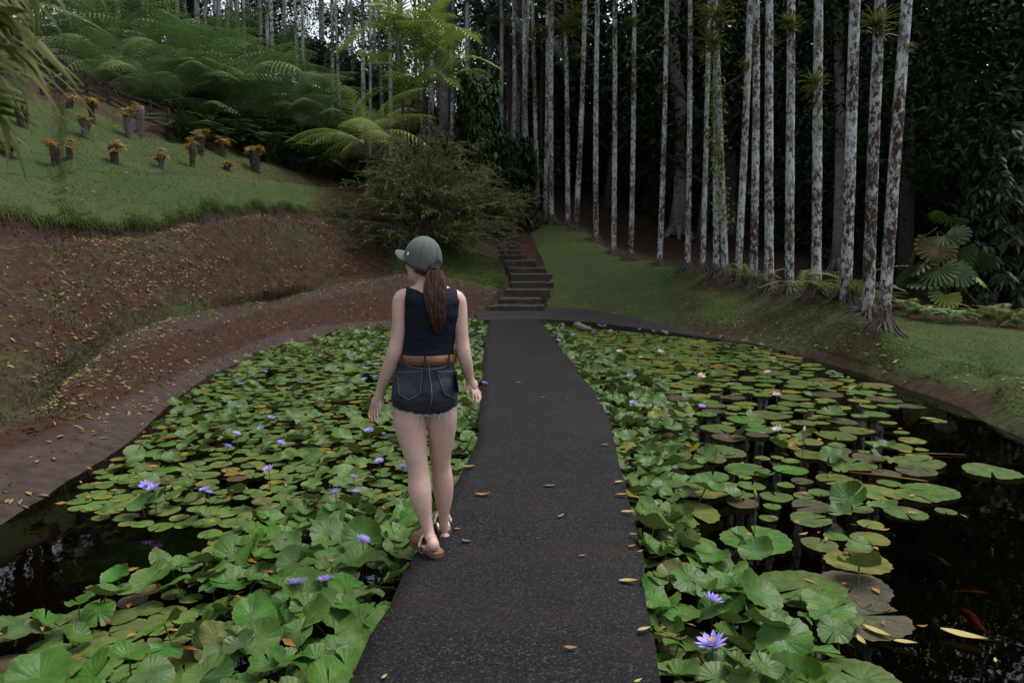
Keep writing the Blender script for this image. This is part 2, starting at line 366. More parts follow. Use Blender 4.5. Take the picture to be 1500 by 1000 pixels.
LB = [(4, 0, 0, .03, 1), (5, 0, 0, .02, 1), (8, .08, .16, .09, 0), (4, .30, .42, .05, 0), (30, .28, .32, .13, 0), (4, .15, .12, .06, 0), (7, .85, .95, .08, 0), (2, .5, .9, .03, 0), (14, .92, .86, .10, 0), (8, .3, .1, .25, 0), (5, .1, .1, .3, 0), (4, .1, .1, .3, 0)]
LS = Sheet('bank_terrain', [Bed, Wl, Sl, Gl, Ml, Ll, Cl, Bl, B2, Ul, H1, H2, H3], LB, 380)
cum = np.cumsum([0]+[b[0] for b in LB])
# the grass lip hangs unevenly over the soil cut
for j in range(LS.ns):
    for i in range(cum[5]+1, cum[6]+3):
        q = LS.V[cum[6], j]; k = fbm(q, 1.1, 4)*.16 + fbm(q, 4.0, 2)*.07
        LS.V[i, j, 2] += k*(1 if i >= cum[6]-1 else .5)
# worn patches in grass weights: lower grass where noise says so
for i in range(cum[3], cum[10]):
    for j in range(LS.ns):
        q = LS.V[i, j]; LS.gr[i, j] += .2*fbm(q, .55, 3)
        px, py = topx(q) if q[1] > 1 else (0, 0)
        if cum[8] <= i <= cum[9] and px > 330: LS.gr[i, j] -= min(.75, (px-330)/150)
        if cum[4] <= i < cum[5] and px > 560: LS.gr[i, j] += min(.8, (px-560)/60)
        if i < cum[5] and px > 660: LS.gr[i, j] += .5
        if cum[5] <= i < cum[9] and px > 400: LS.gr[i, j] -= min(.7, max(0, (px-430)/90))
LS.wt[cum[3]-2:cum[3]+1] = .75; LS.wt[cum[5]-1:cum[5]+2] = .5
LS.build()
# ---- right side
PALMS = [(1293, 492, 12.0, 19, 40), (1271, 475, 13.0, 19, 24), (1238, 452, 14.0, 18.5, 12), (1196, 440, 15.2, 16, 5), (1156, 435, 16.5, 15, 3), (1127, 430, 17.5, 15, 2), (1103, 428, 18.5, 13, 1), (1080, 416, 19.3, 12, 16),
         (1063, 412, 20.1, 11.5, -16), (1050, 410, 20.2, 12, -2), (1029, 405, 21.5, 9, 10), (1007, 403, 22.5, 9.5, 3), (966, 387, 25, 9, 9), (924, 378, 26.2, 8.5, 3), (899, 372, 27, 8.5, 1), (873, 360, 28.5, 9, 4), (843, 335, 30, 9, 12), (832, 330, 30.8, 8, -4),
         (808, 322, 31.5, 8.5, 2), (798, 320, 32, 8, 3), (789, 317, 32.5, 7.5, -8), (774, 310, 33, 8, -6)]
Wr = [Z(a, b, WZ) for a, b in ((793, 476), (830, 479), (880, 483), (940, 488), (1000, 494), (1080, 504), (1130, 512), (1180, 523), (1220, 534), (1260, 546), (1300, 560), (1400, 593), (1500, 642))] + [(4.8, 2, WZ), (4.6, -6, WZ)]
BedR = [(max(x-.9, .3), y-.5, -.75) for x, y, z in Wr]
Tr = [Z(*q) for q in ((800, 452, .15), (850, 454, .13), (910, 462, .08), (967, 472, .02), (1030, 482, 0), (1090, 487, 0), (1145, 497, 0), (1195, 508, 0), (1240, 520, 0), (1285, 532, 0), (1330, 545, 0), (1440, 571, 0), (1535, 614, 0))] + [(5.1, 2, 0), (5, -6, 0)]
Mr = [Yd(*q) for q in ((775, 335, 31), (843, 335, 30), (899, 372, 27), (965, 387, 25), (1028, 405, 21.5), (1102, 428, 18.5), (1155, 435, 16.5), (1195, 440, 15.2), (1237, 452, 14), (1268, 475, 13), (1295, 492, 12))] + [Z(1420, 530, .12), Z(1540, 560, .1), (6.8, 2, .1), (6.8, -6, .1)]
T2 = [tuple(np.array(a)*.5+np.array(b)*.5+np.array((0, 0, -.03 if i < 4 else .10))) for i, (a, b) in enumerate(zip(Tr, Mr))]
T2[0] = tuple(at(806, 410, 23)); T2[1] = tuple(at(850, 405, 24))
Rr = [Yd(*q) for q in ((775, 310, 35), (850, 318, 34), (900, 355, 31), (970, 378, 29), (1035, 395, 26), (1110, 412, 23), (1160, 424, 20.5), (1200, 430, 18.8), (1245, 438, 17.5), (1280, 455, 17), (1320, 460, 16.5), (1420, 472, 15.5), (1540, 486, 14.5))] + [(12, 5, .1), (12, -6, .1)]
FF = [Yd(*q) for q in ((775, 270, 45), (850, 280, 45), (900, 290, 44), (970, 305, 43), (1035, 325, 42), (1110, 345, 40), (1160, 360, 38), (1200, 375, 36), (1245, 390, 34), (1280, 400, 33), (1320, 410, 32), (1420, 425, 30), (1540, 435, 28))] + [(26, 8, .1), (26, -6, .1)]
FG = [(x*2, y*1.9 if y > 0 else y, z+1.5) for x, y, z in FF]
RB = [(4, 0, 0, .03, 1), (4, .35, .5, .03, 0), (8, .40, .62, .07, 0), (8, .75, .9, .06, 0), (8, .85, .6, .05, 0), (8, .0, 0, .2, 0), (4, 0, 0, .3, 0)]
RS = Sheet('lawn_terrain', [BedR, Wr, Tr, T2, Mr, Rr, FF, FG], RB, 240)
cr = np.cumsum([0]+[b[0] for b in RB])
for i in range(RS.nr):
    for j in range(RS.ns):
        q = RS.V[i, j]; px, py = topx(q) if q[1] > 1 else (1500, 700)
        k = .3*fbm(q, .6, 3)
        if cr[2] <= i < cr[4]:
            k += .45*min(1, max(0, (1000-px)/90))
            if px > 1310: k += .35
            if 980 < px < 1310: k += .08
        if cr[4] <= i < cr[5] and px < 1290: k -= min(.9, (i-cr[4])*.25)
        if cr[4] <= i < cr[5] and px > 1310: k += .35
        if i >= 4: RS.gr[i, j] += k
# soil humps round each palm foot
for (px, py, Y, wd, ln) in PALMS[:12]:
    c = np.array(at(px, py, Y)); d2 = (RS.V[..., 0]-c[0])**2+(RS.V[..., 1]-c[1])**2
    RS.V[..., 2] += .20*np.exp(-d2/(2*.36**2)); d3 = (RS.V[..., 0]-c[0]+.35)**2+(RS.V[..., 1]-c[1]+.3)**2; RS.gr -= .5*np.exp(-d3/(2*.36**2))
RS.build(flip=True)
# ---- strip of ground under the steps joining both sides, running on as the upper trail
lend = LS.V[cum[1]:, -1]; rend = RS.V[cr[1]:, 0]
def along(c, ys):
    y = np.maximum.accumulate(c[:, 1]); return np.stack([np.interp(ys, y, c[:, 0]), ys, np.interp(ys, y, c[:, 2])], 1)
ys = np.linspace(18.2, 74, 90); ca = along(lend, ys); cb = along(rend, ys)
rows = []
for k in range(9):
    f = k/8; r = ca*(1-f)+cb*f
    sag = np.where((ys > 19.5) & (ys < 27), .26, .08)*min(1, 4*f*(1-f)*2.2); r[:, 2] -= sag; rows.append(r)
mid = np.array(rows); ix = np.arange(9*90).reshape(9, 90)
me = mesh('trail_terrain', mid.reshape(-1, 3), np.stack([ix[:-1, :-1], ix[1:, :-1], ix[1:, 1:], ix[:-1, 1:]], -1).reshape(-1, 4), M['ground'])
attr(me, 'grass', np.full(9*90, .05)); attr(me, 'wet', np.zeros(9*90))
tag(obj('trail_terrain', me), kind='structure')
# flat ground far below everything, and the pond floor
g = mesh('ground', [(-300, -300, -1.3), (300, -300, -1.3), (300, 300, -1.3), (-300, 300, -1.3)], [(0, 1, 2, 3)], M['ground'])
attr(g, 'grass', [0.1]*4); attr(g, 'wet', [0]*4); tag(obj('ground', g), kind='structure')
tag(obj('pond_floor', mesh('pond_floor', [(-6, -8, -.74), (7, -8, -.74), (7, 22, -.74), (-6, 22, -.74)], [(0, 1, 2, 3)], M['mud'])), kind='structure')
# the water lies inside the pond edge line (slightly past it, into the bank)
edge = [(x-.15, y) for x, y, z in catmull(Wl, 60)] + [(x+.12, y+.1) for x, y, z in catmull(Wr, 60)]
tag(obj('pond_water', mesh('pond_water', [(x, y, WZ) for x, y in edge], [tuple(range(len(edge)-1, -1, -1))], M['water'], False)), kind='structure')
# ground lookup by line of sight
tris = []
BV = BVHTree.FromPolygons([tuple(p) for p in np.concatenate([LS.V.reshape(-1, 3), RS.V.reshape(-1, 3), mid.reshape(-1, 3)])],
     [tuple(map(int, f)) for f in LS.F] + [tuple(int(i)+LS.nr*LS.ns for i in f) for f in RS.F] + [tuple(int(i)+LS.nr*LS.ns+RS.nr*RS.ns for i in f) for f in np.stack([ix[:-1, :-1], ix[1:, :-1], ix[1:, 1:], ix[:-1, 1:]], -1).reshape(-1, 4)])
def land(px, py):
    h = BV.ray_cast(CAMP, ray(px, py).normalized()); return h[0]
def down(x, y, top=60):
    h = BV.ray_cast(Vector((x, y, top)), Vector((0, 0, -1))); return h[0].z if h[0] else 0.0

# ================================================================== causeway path, landing, steps
def slab(name, left, right, top, bottom, m, jitter=.012, n=80):
    Lp = catmull([(x, y, z) for x, y, z in left], n); Rp = catmull([(x, y, z) for x, y, z in right], n); k = 13; rows = []
    for i in range(n):
        a, b = Lp[i].copy(), Rp[i].copy()
        a[0] += jitter*fbm(a*1.0, 3.0)*1.6; b[0] += jitter*fbm(b+5, 3.0)*1.6
        r = [a*(1-f)+b*f for f in np.linspace(0, 1, k)]
        for q in r: q[2] += .006*fbm(q, 1.3)
        r[0] = r[0]-np.array((0, 0, .012)); r[-1] = r[-1]-np.array((0, 0, .012))
        rows.append([np.array((a[0]-.01, a[1], bottom))]+r+[np.array((b[0]+.01, b[1], bottom))])
    V = np.array(rows); kk = k+2; id_ = np.arange(n*kk).reshape(n, kk)
    return tag(obj(name, mesh(name, V.reshape(-1, 3), np.stack([id_[:-1, :-1], id_[:-1, 1:], id_[1:, 1:], id_[1:, :-1]], -1).reshape(-1, 4), m)), kind='structure')
PL = [(-1.07, -3, 0), (-.80, 0.2, 0), (-.61, 2.54, 0), (-.527, 3.51, 0), (-.335, 5.6, 0), (-.33, 6.6, 0), (-.42, 9.5, 0), (-.52, 13, 0), (-.64, 18.9, .01)]
PR = [(.18, -3, 0), (.38, .2, 0), (.57, 2.54, 0), (.70, 3.51, 0), (.90, 5.9, 0), (1.0, 7.2, 0), (.985, 9.3, 0), (.92, 12.5, 0), (.77, 18.9, .01)]
slab('path', PL, PR, 0, -.7, M['asphalt'])
# landing: a concrete apron at the far end that tapers away to the right as a kerb
mb = MB(); front = [(-.95, 18.75), (-.2, 18.82), (.8, 18.85)] + [(x-.02, y-.02) for x, y, z in catmull(Wr, 60)[3:28]]
TT = catmull(Tr, 60)[3:28]; back = [(-1.15, 20.9), (-.3, 21.0), (1.0, 21.1)] + [(x*f+fx*(1-f), y*f+fy*(1-f)) for k, ((x, y, z), (fx, fy)) in enumerate(zip(TT, front[3:])) for f in [max(.08, 1-max(0, k-6)/15)]]; bz = [.15, .15, .17] + [max(-.16, z+.02-max(0, k-8)*.0125) for k, (x, y, z) in enumerate(TT)]
V = []
for k, (a, b) in enumerate(zip(front, back)):
    z = .012 - max(0, (k-8))*.0108
    V += [(a[0], a[1], -.6), (a[0], a[1], z-.012), (a[0]+.02, a[1]+.03, z), ((a[0]+b[0])/2, (a[1]+b[1])/2, (z+bz[k])/2+.015), (b[0], b[1], bz[k]+.01), (b[0], b[1], -.3)]
F = [(k*6+j, (k+1)*6+j, (k+1)*6+j+1, k*6+j+1) for k in range(len(front)-1) for j in range(5)]
F += [(0, 1, 2, 3, 4, 5), tuple((len(front)-1)*6+j for j in (5, 4, 3, 2, 1, 0))]
mb.add(V, F); tag(obj('landing_pavement', mb.mesh('landing_pavement', M['landing'], False)), kind='structure')
st = thing('stone_steps', 'worn concrete steps climbing the slope from the end of the path', 'steps', (0, 20.5, 0))
SP = [(708, 798, 447.6, 20.5), (731, 793, 437, 21.1), (741, 806, 423.6, 21.8), (749, 811, 413, 22.5), (748, 809, 401, 23.2), (744, 800, 392, 23.9), (734, 786, 381, 24.6), (724, 772, 373, 25.3), (722, 762, 366, 26.0), (716, 754, 360, 26.7), (708, 744, 354, 27.4)]
for k, (a, b, py, Y) in enumerate(SP):
    p = at(a, py, Y); q = at(b, py, Y); z = p.z; z0 = 0.12 if k == 0 else at(a, SP[k-1][2], SP[k-1][3]).z
    d = 1.0; n = 9; V = []
    for i in range(n):
        f = i/(n-1); x = p.x*(1-f)+q.x*f; j = .07*fbm((x*2, Y*3, 1), 1.0); h = .022*fbm((x, Y, 9), 2.0)
        V += [(x, Y+j, z0-.25), (x, Y+j, z-.03+h), (x, Y+j+.03, z+h), (x-.05, Y+d, z+.012), (x-.05, Y+d, z0-.25)]
    F = [(i*5+j, (i+1)*5+j, (i+1)*5+j+1, i*5+j+1) for i in range(n-1) for j in range(4)] + [(0, 1, 2, 3, 4), tuple((n-1)*5+j for j in (4, 3, 2, 1, 0))]
    m = mesh('step', V, F, M['stone'], False); s_ = obj('step', m, st); s_.location = (0, -20.5, 0)
# ================================================================== vegetation builders
def bent(p0, p1, bow, n=8, side=None):
    p0, p1 = Vector(p0), Vector(p1); s = Vector(side) if side else Vector((random.uniform(-1, 1), random.uniform(-1, 1), 0))
    return [p0.lerp(p1, i/(n-1)) + s*(bow*math.sin(math.pi*i/(n-1))) for i in range(n)]
# ---- fronds (shared meshes): tree fern, simple fern, feather palm, fan leaf
def fern_frond(L, m, droop, pin=18, pinn=12, name='frond', arch=.35, wid=.26):
    pts = []; n = 26
    for i in range(n):
        t = i/(n-1); pts.append(np.array((L*t*(1-.06*t), 0, arch*L*math.sin(t*2.2)*.55 - droop*L*t*t)))
    P = np.array(pts); V = []; Fq = []; b = 0
    mb = MB(); mb.tube([tuple(p) for p in P], [.014*L/2*(1-.85*i/(n-1)) for i in range(n)], 4, False)
    pos = []; dr = []; nr = []; LL = []; WW = []
    for k in range(pin):
        t = .14+.86*k/(pin-1); f = t*(n-1); i = min(int(f), n-2); p = P[i]*(1-f+i)+P[i+1]*(f-i); tan = unit((P[i+1]-P[i])[None])[0]
        ln = L*wid*(math.sin(math.pi*min(1, (.10+.90*t)**.9))**.75 + .05)*random.uniform(.92, 1.05); 
        for sgn in (-1, 1):
            d = unit((np.array((0, sgn, 0))*.92 + tan*.48 + np.array((0, 0, -.10)))[None])[0]
            m_ = max(4, int(pinn*ln/(L*wid)))
            for q in range(m_):
                u = (q+.5)/m_; c = p + d*ln*u + np.array((0, 0, -.42*ln*u*u))
                pl = L/pin*.40*(1-u*.7)+.004; dd = d+np.array((0, 0, -.6*u))
                for s2 in (-1, 1):
                    w_ = unit((tan*s2*.9 + dd*.55 + np.array((0, 0, -.12)))[None])[0]
                    pos.append(c); dr.append(w_); nr.append((0, 0, 1)); LL.append(pl); WW.append(ln/m_*.95)
    v, f = leaf_quads(np.array(pos), np.array(dr), np.array(nr), np.array(LL), np.array(WW), .05)
    mb.add(v, [tuple(x) for x in f.tolist()])
    return mb.mesh(name, m)
def simple_frond(L, m, droop, pin=22, name='frond', wid=.22, pw=.055, arch=.4, hang=.25, vee=.25):
    n = 20; P = np.array([(L*i/(n-1)*(1-.1*i/(n-1)), 0, arch*L*math.sin(i/(n-1)*2.1)*.6 - droop*L*(i/(n-1))**2) for i in range(n)])
    mb = MB(); mb.tube([tuple(p) for p in P], [.010*L*(1-.8*i/(n-1)) for i in range(n)], 4, False)
    pos = []; dr = []; LL = []; WW = []; nr = []
    for k in range(pin):
        t = .12+.88*k/(pin-1); f = t*(n-1); i = min(int(f), n-2); p = P[i]*(1-f+i)+P[i+1]*(f-i); tan = unit((P[i+1]-P[i])[None])[0]
        ln = L*wid*(math.sin(math.pi*(.18+.80*t))**.6+.08)*random.uniform(.9, 1.08)
        for sg in (-1, 1):
            d = np.array((0, sg, vee))+tan*(.55+.5*t); d = unit(d[None])[0]
            pos.append(p); dr.append(d); nr.append((0, -sg*.4, 1)); LL.append(ln); WW.append(pw*L*.6)
    v, f = leaf_quads(np.array(pos), np.array(dr), np.array(nr), np.array(LL), np.array(WW), hang)
    mb.add(v, [tuple(x) for x in f.tolist()])
    return mb.mesh(name, m)
M['fan'] = leaf_mat('fan_palm_leaf', (.022, .050, .014), (.052, .09, .022), .45, .25, .4, 1.5)
def fan_leaf(R, m, name='fan_leaf', seg=15):
    mb = MB()
    for k in range(seg):
        a0 = math.radians(-125+250*k/seg); a1 = math.radians(-125+250*(k+.92)/seg); am = (a0+a1)/2
        def pt(r, a, z): return (r*math.cos(a), r*math.sin(a), z)
        V = [(0, 0, 0), pt(R*.55, a0, .03*R), pt(R*.95, a0+.04, -.05*R), pt(R, am, -.12*R), pt(R*.95, a1-.04, -.05*R), pt(R*.55, a1, .03*R), pt(R*.6, am, -.04*R)]
        mb.add(V, [(0, 1, 6), (1, 2, 6), (2, 3, 6), (3, 4, 6), (4, 5, 6), (5, 0, 6)])
    mb.tube([(-R*1.1, 0, -R*.35), (-R*.5, 0, -R*.05), (0, 0, 0)], [.014, .011, .008], 5)
    return mb.mesh(name, m, False)
M['fern_o'] = leaf_mat('olive_fern', (.050, .075, .018), (.11, .13, .032), .6, .2, .25, 1.0)
FERN = [fern_frond(2.3, M['fern'], .30), fern_frond(2.0, M['fern'], .48), fern_frond(2.5, M['fern'], .16)]
FERNY = [fern_frond(2.2, M['fern_y'], .34), fern_frond(1.9, M['fern_y'], .5)]
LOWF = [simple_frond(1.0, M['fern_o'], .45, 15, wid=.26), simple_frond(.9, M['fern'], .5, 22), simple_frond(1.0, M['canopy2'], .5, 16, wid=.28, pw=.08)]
PALMF = [simple_frond(1.9, M['palm'], .40, 20, 'frond', .32, .042, .55, .35), simple_frond(1.7, M['palm'], .65, 19, 'frond', .32, .042, .6, .45)]
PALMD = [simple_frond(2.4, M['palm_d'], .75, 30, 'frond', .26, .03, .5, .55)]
M['fan_old'] = leaf_mat('old_fan_leaf', (.055, .050, .014), (.10, .060, .020), .5, .2, .3, 2.5)
FANO = fan_leaf(.52, M['fan_old']); FAN = fan_leaf(.58, M['fan']); FANY = fan_leaf(.55, M['palm'])
def frond_at(parent, me, loc, yaw, pitch, sc=1.0, roll=0.0, name='frond'):
    o = obj(name, me, parent, loc, None, sc)
    o.rotation_euler = (Matrix.Rotation(yaw, 3, 'Z') @ Matrix.Rotation(-pitch, 3, 'Y') @ Matrix.Rotation(roll, 3, 'X')).to_euler(); return o
def crown_mesh_palm(m, n=9, L=2.4):
    mb = MB(); src = PALMD[0]; vs = np.array([v.co for v in src.vertices]); fs = [tuple(p.vertices) for p in src.polygons]
    for k in range(n):
        R = np.array(Matrix.Rotation(2.4*k, 3, 'Z') @ Matrix.Rotation(-math.radians(55-75*(k/n)), 3, 'Y')); mb.add(vs @ R.T*(L/2.4), fs)
    return mb.mesh('crown', m)
PCROWN = crown_mesh_palm(M['palm_d'])
def bromeliad_mesh(name, m, n=20, L=.35, w=.045, up=.75):
    mb = MB()
    for k in range(n):
        a = 2.4*k; e = math.radians(20+60*(k/n)) ; l = L*random.uniform(.8, 1.1)*(1-.25*k/n)
        q = []
        for i in range(5):
            t = i/4; r = l*t*math.cos(e*(1-.55*t)); z = l*up*math.sin(e)*t - l*.45*t*t*(1-k/n)
            ww = w*(1-.85*t**2.5)/2; ca, sa = math.cos(a), math.sin(a)
            q += [(r*ca-ww*sa, r*sa+ww*ca, z+.01), (r*ca, r*sa, z), (r*ca+ww*sa, r*sa-ww*ca, z+.01)]
        mb.add(q, [(i*3+j, i*3+j+1, i*3+j+4, i*3+j+3) for i in range(4) for j in range(2)])
    return mb.mesh(name, m)
BROMO = [bromeliad_mesh('rosette', M['brom_o'], 16, .24, .05), bromeliad_mesh('rosette', M['brom_o'], 14, .20, .05)]
BROMG = [bromeliad_mesh('leaf_rosette', M['brom_g'], 24, .55, .06, .9), bromeliad_mesh('leaf_rosette', M['brom_g'], 22, .4, .05, .7)]
BROMY = bromeliad_mesh('leaf_rosette', M['brom_g'], 14, .22, .05, .6)
# ---- lichen-covered palms: trunk, root skirt, crown far above
def palm(name, base, dia, H, lean, label, group, m, roots=True, cat='palm tree', crown=True, bow=None):
    t = thing(name, label, cat, base, group); top = Vector((lean[0], lean[1], H)); n = 22; bw = random.uniform(-.14, .14) if bow is None else bow
    pts = bent((0, 0, -.25), top, bw, n, (1, .3, 0)); r0 = dia/2
    rr = [r0*(1.22 if i == 0 else 1.0)*(1-.34*i/(n-1))*(1+.035*random.uniform(-1, 1)) for i in range(n)]
    mb = MB(); mb.tube(pts, rr, 12)
    obj('trunk', mb.mesh('trunk', m), t)
    if roots:
        rb = MB()
        for k in range(44):
            a = random.uniform(0, 2*math.pi); r = r0*random.uniform(1.0, 1.3); h = random.uniform(.05, .30); o_ = r0*random.uniform(1.7, 3.2)
            c, s = math.cos(a), math.sin(a); dz = -.20-.25*max(0, -c*.7-s*.6)
            g1, g2 = [max(-.8, min(.3, down(base[0]+q*c, base[1]+q*s)-base[2])) for q in (o_, o_*1.7)]; rb.tube([(r*.75*c, r*.75*s, h), (r*1.15*c, r*1.15*s, h*.5+.04), (o_*c, o_*s, g1+.03), (o_*1.7*c, o_*1.7*s, g2-.02)], [.024, .024, .022, .012], 5)
        obj('roots', rb.mesh('roots', M['root']), t)
    if crown: obj('crown', PCROWN, t, top, (0, 0, random.uniform(0, 6)), .75)
    return t
ROWN = ['thickest lichen-spotted palm at the right end of the row', 'second lichen-spotted palm from the right end of the row, leaning right', 'third palm from the right end of the row, white and rust lichen', 'fourth palm from the right end, leafy epiphyte halfway up its trunk',
        'fifth palm from the right end of the row, straight rust-spotted trunk', 'sixth palm from the right end of the row, pale straight trunk', 'seventh palm from the right end, close beside the leaning one', 'palm leaning right that crosses its neighbour high up, eighth from the right',
        'slanting slender palm of the crossed pair in the row', 'mossy upright palm of the crossed pair, leafy epiphytes hanging on it', 'very slender palm just left of the crossed pair', 'straight pale palm, second left of the crossed pair',
        'palm with yellow epiphytes near the brown forest floor', 'slender straight palm at the top of the lawn, third left of the pair', 'slender pale palm on the lawn crest left of centre of the row', 'slender pale palm with flared foot on the lawn crest',
        'slender palm leaning right beside the bromeliad-laden one', 'bromeliad-laden slender palm above the steps', 'pale slender palm at the top of the grassy slope by the steps', 'slender palm near the top of the steps, crossing its neighbour', 'slender palm leaning left above the steps', 'leftmost slender palm of the row above the steps']
for k, (px, py, Y, wd, ln) in enumerate(PALMS):
    b = at(px, py, Y); b.z = max(b.z-.02, down(b.x, b.y)-.03) if k > 12 else down(b.x, b.y)-.04
    d = wd*Y/1000*.9; H = 11.5+random.uniform(-1, 1.5)
    topv = at(px+ln, 0, Y); slope = (topv.x-b.x)/(topv.z-b.z)
    palm('palm_tree', b, d, H, (slope*H, 0), ROWN[k], 'row of lichen-covered palms beside the pond', M['lichen'], roots=True, bow=random.uniform(-.09, .09))
# ---- epiphytes on the palms
EP = [(1283, 38, 13, 0, .95, 'spiky rosette of green and brown epiphyte high on a right palm'), (1192, 122, 15.2, 0, .8, 'drooping green epiphyte halfway up the fourth palm'), (1155, 35, 16.5, 0, .75, 'brown-tipped epiphyte near the top of the fifth palm'), (1040, 65, 20, 0, 1.15, 'large bright green epiphyte rosette on the crossed palms'),
      (1050, 25, 20.2, 0, 1.3, 'high green epiphyte clump on the crossed palms'), (970, 55, 25, 2, 1.3, 'yellow-green epiphyte high on the palm by the forest floor'), (969, 128, 25, 2, .8, 'small yellow epiphyte lower on the palm by the forest floor'), (1057, 135, 20, 2, .7, 'small yellow epiphyte on the crossed palms, upper of two'),
      (1058, 155, 20, 2, .7, 'small yellow epiphyte on the crossed palms, lower of two'), (845, 25, 30.5, 1, 2.2, 'big olive epiphyte clump near the top above the steps'), (830, 40, 30.5, 1, 2.0, 'brown-green epiphyte clump above the steps, lower left one'), (1332, 70, 12, 1, .45, 'mossy tuft high on the rightmost palm'), (1275, 255, 13, 2, .35, 'little yellow tuft low on the second palm from the right'), (895, 82, 27, 2, .8, 'tiny yellow tuft on a slender palm left of the row'), (896, 197, 27, 2, .7, 'tiny yellow tuft low on a slender palm left of the row'),
      (1247, 150, 14, 1, .35, 'small mossy tuft on the third palm from the right'), (1200, 60, 15.2, 2, .5, 'small tuft above the drooping epiphyte of the fourth palm'), (1129, 60, 17.5, 1, .5, 'small green tuft on the sixth palm'), (1104, 68, 18.5, 2, .8, 'yellow tuft on the seventh palm, upper one'), (1094, 95, 19, 1, .8, 'olive tuft where two leaning palms meet'), (1035, 20, 21.5, 1, 1.2, 'topmost olive clump left of the crossed palms'), (1088, 130, 19.2, 2, .5, 'small yellow tuft low on the leaning palm'), (925, 30, 26.2, 1, .9, 'small olive tuft high on the slender lawn palm'), (848, 75, 30.3, 1, 1.5, 'drooping olive clump below the big one above the steps'), (1012, 40, 22.5, 2, .7, 'small tuft on the straight pale palm'), (797, 45, 32, 1, 1.6, 'dark clump high on a palm above the steps'), (1164, 95, 16.5, 2, .4, 'small tuft on the fifth palm below the brown-tipped one')]
for (px, py, Y, kd, sc, lb) in EP:
    t = thing('epiphyte', lb, 'epiphyte', at(px, py, Y-.12), 'epiphytes growing on palm trunks'); r_ = (BROMG[0], BROMG[1], BROMY)[kd]
    obj('leaf_rosette', r_, t, (0, 0, 0), (random.uniform(-.3, .3), random.uniform(-.3, .3), random.uniform(0, 6)), sc)
    obj('leaf_rosette', r_, t, (.06*sc, .05, -.16*sc), (random.uniform(.2, .6), random.uniform(-.5, .5), random.uniform(0, 6)), sc*.75)
# hanging climber on the crossed palms
n = 700; zz = RNG.uniform(0, 1, n); c0 = np.array(at(1058, 330, 20)); c1 = np.array(at(1043, 60, 20))
P = c0+(c1-c0)*zz[:, None]+RNG.normal(0, 1, (n, 3))*np.array((.13, .13, .05))
v, f = leaf_quads(P, rdir(n, -1, .2), rdir(n, .2, 1), RNG.uniform(.07, .16, n), .05, .2)
t = thing('climbing_vine', 'leafy green climber hanging down the crossed palms', 'vine', (0, 0, 0)); obj('leaves', mesh('leaves', v, f, M['palm']), t)

ORD = 'first second third fourth fifth sixth seventh eighth ninth tenth eleventh twelfth thirteenth fourteenth fifteenth sixteenth seventeenth eighteenth nineteenth twentieth twenty-first twenty-second twenty-third twenty-fourth twenty-fifth'.split()
# ---- slender trunks on the wooded hill
HP = [(176, 72, 8), (197, 70, 8), (212, 60, 7), (217, 62, 5), (234, 68, 9), (250, 62, 9), (259, 68, 6), (270, 75, 5), (277, 80, 6), (291, 95, 8), (300, 70, 5), (318, 90, 6), (322, 100, 7), (333, 92, 6), (343, 80, 6), (351, 92, 7), (357, 105, 5), (369, 118, 8), (383, 105, 6), (392, 98, 5), (402, 110, 7), (419, 120, 6), (437, 130, 5), (445, 130, 5), (473, 150, 9), (486, 148, 6), (499, 155, 5), (511, 168, 6), (519, 165, 5), (531, 170, 7), (540, 178, 5),
      (552, 172, 5), (562, 186, 6), (571, 190, 7), (583, 195, 6), (590, 200, 6), (612, 210, 5), (618, 205, 6), (628, 226, 9), (633, 200, 6), (645, 205, 7), (660, 200, 8), (686, 220, 8), (702, 228, 8), (718, 240, 6), (730, 250, 7), (741, 262, 8), (749, 268, 8), (757, 275, 7), (766, 285, 7), (737, 240, 5), (752, 240, 5), (763, 262, 6)]
HP.sort(); cnt = {}
for k, (px, py, wd) in enumerate(HP):
    Y = 33+((k*7) % 10) if px < 600 else 34+((k*5) % 7); b = at(px, py+8, Y); z = down(b.x, b.y)-.3
    if px > 600: b.z = min(b.z, z+1.5); 
    b.z = z; sl = random.uniform(-.02, .03); H = 13
    g_ = 'left' if px < 300 else ('middle' if px < 560 else 'right')
    cnt[g_] = cnt.get(g_, 0)+1; od = ORD[min(cnt[g_], 25)-1]
    palm('hill_palm', b, wd*Y/1000*.95, H, (sl*H, 0), {'left': f'{od} slender pale trunk from the left above the tree ferns', 'middle': f'{od} slender trunk from the left among those against the sky gaps', 'right': f'{od} slender trunk from the left in the cluster behind the olive shrub'}[g_],
         {'left': 'slender palms above the tree ferns', 'middle': 'slender palms against the sky gaps', 'right': 'slender palms behind the shrub'}[g_], M['lichen'] if k % 3 else M['lichen_grey'], roots=False)

# ---- broadleaf forest trees
def tree_mesh_crown(n_cl, per, size, rx, rz, L, m, name, low=-1.0, hang=.3):
    c = rdir(n_cl, low, 1)*np.cbrt(RNG.uniform(.15, 1, n_cl))[:, None]*np.array((rx, rx, rz))
    P = np.repeat(c, per, 0)+RNG.normal(0, 1, (n_cl*per, 3))*np.array((size, size, size*.5))
    d = rdir(n_cl*per, -.8, .35); v, f = leaf_quads(P, d, rdir(n_cl*per, .3, 1), RNG.uniform(.7, 1.3, n_cl*per)*L, RNG.uniform(.38, .55, n_cl*per)*L, hang)
    return mesh(name, v, f, m)
CR = [tree_mesh_crown(150, 46, .55, 4.2, 5.2, .34, M['canopy'], 'crown'), tree_mesh_crown(140, 46, .6, 3.8, 6.0, .30, M['canopy'], 'crown'), tree_mesh_crown(150, 42, .5, 4.0, 4.6, .36, M['canopy2'], 'crown')]
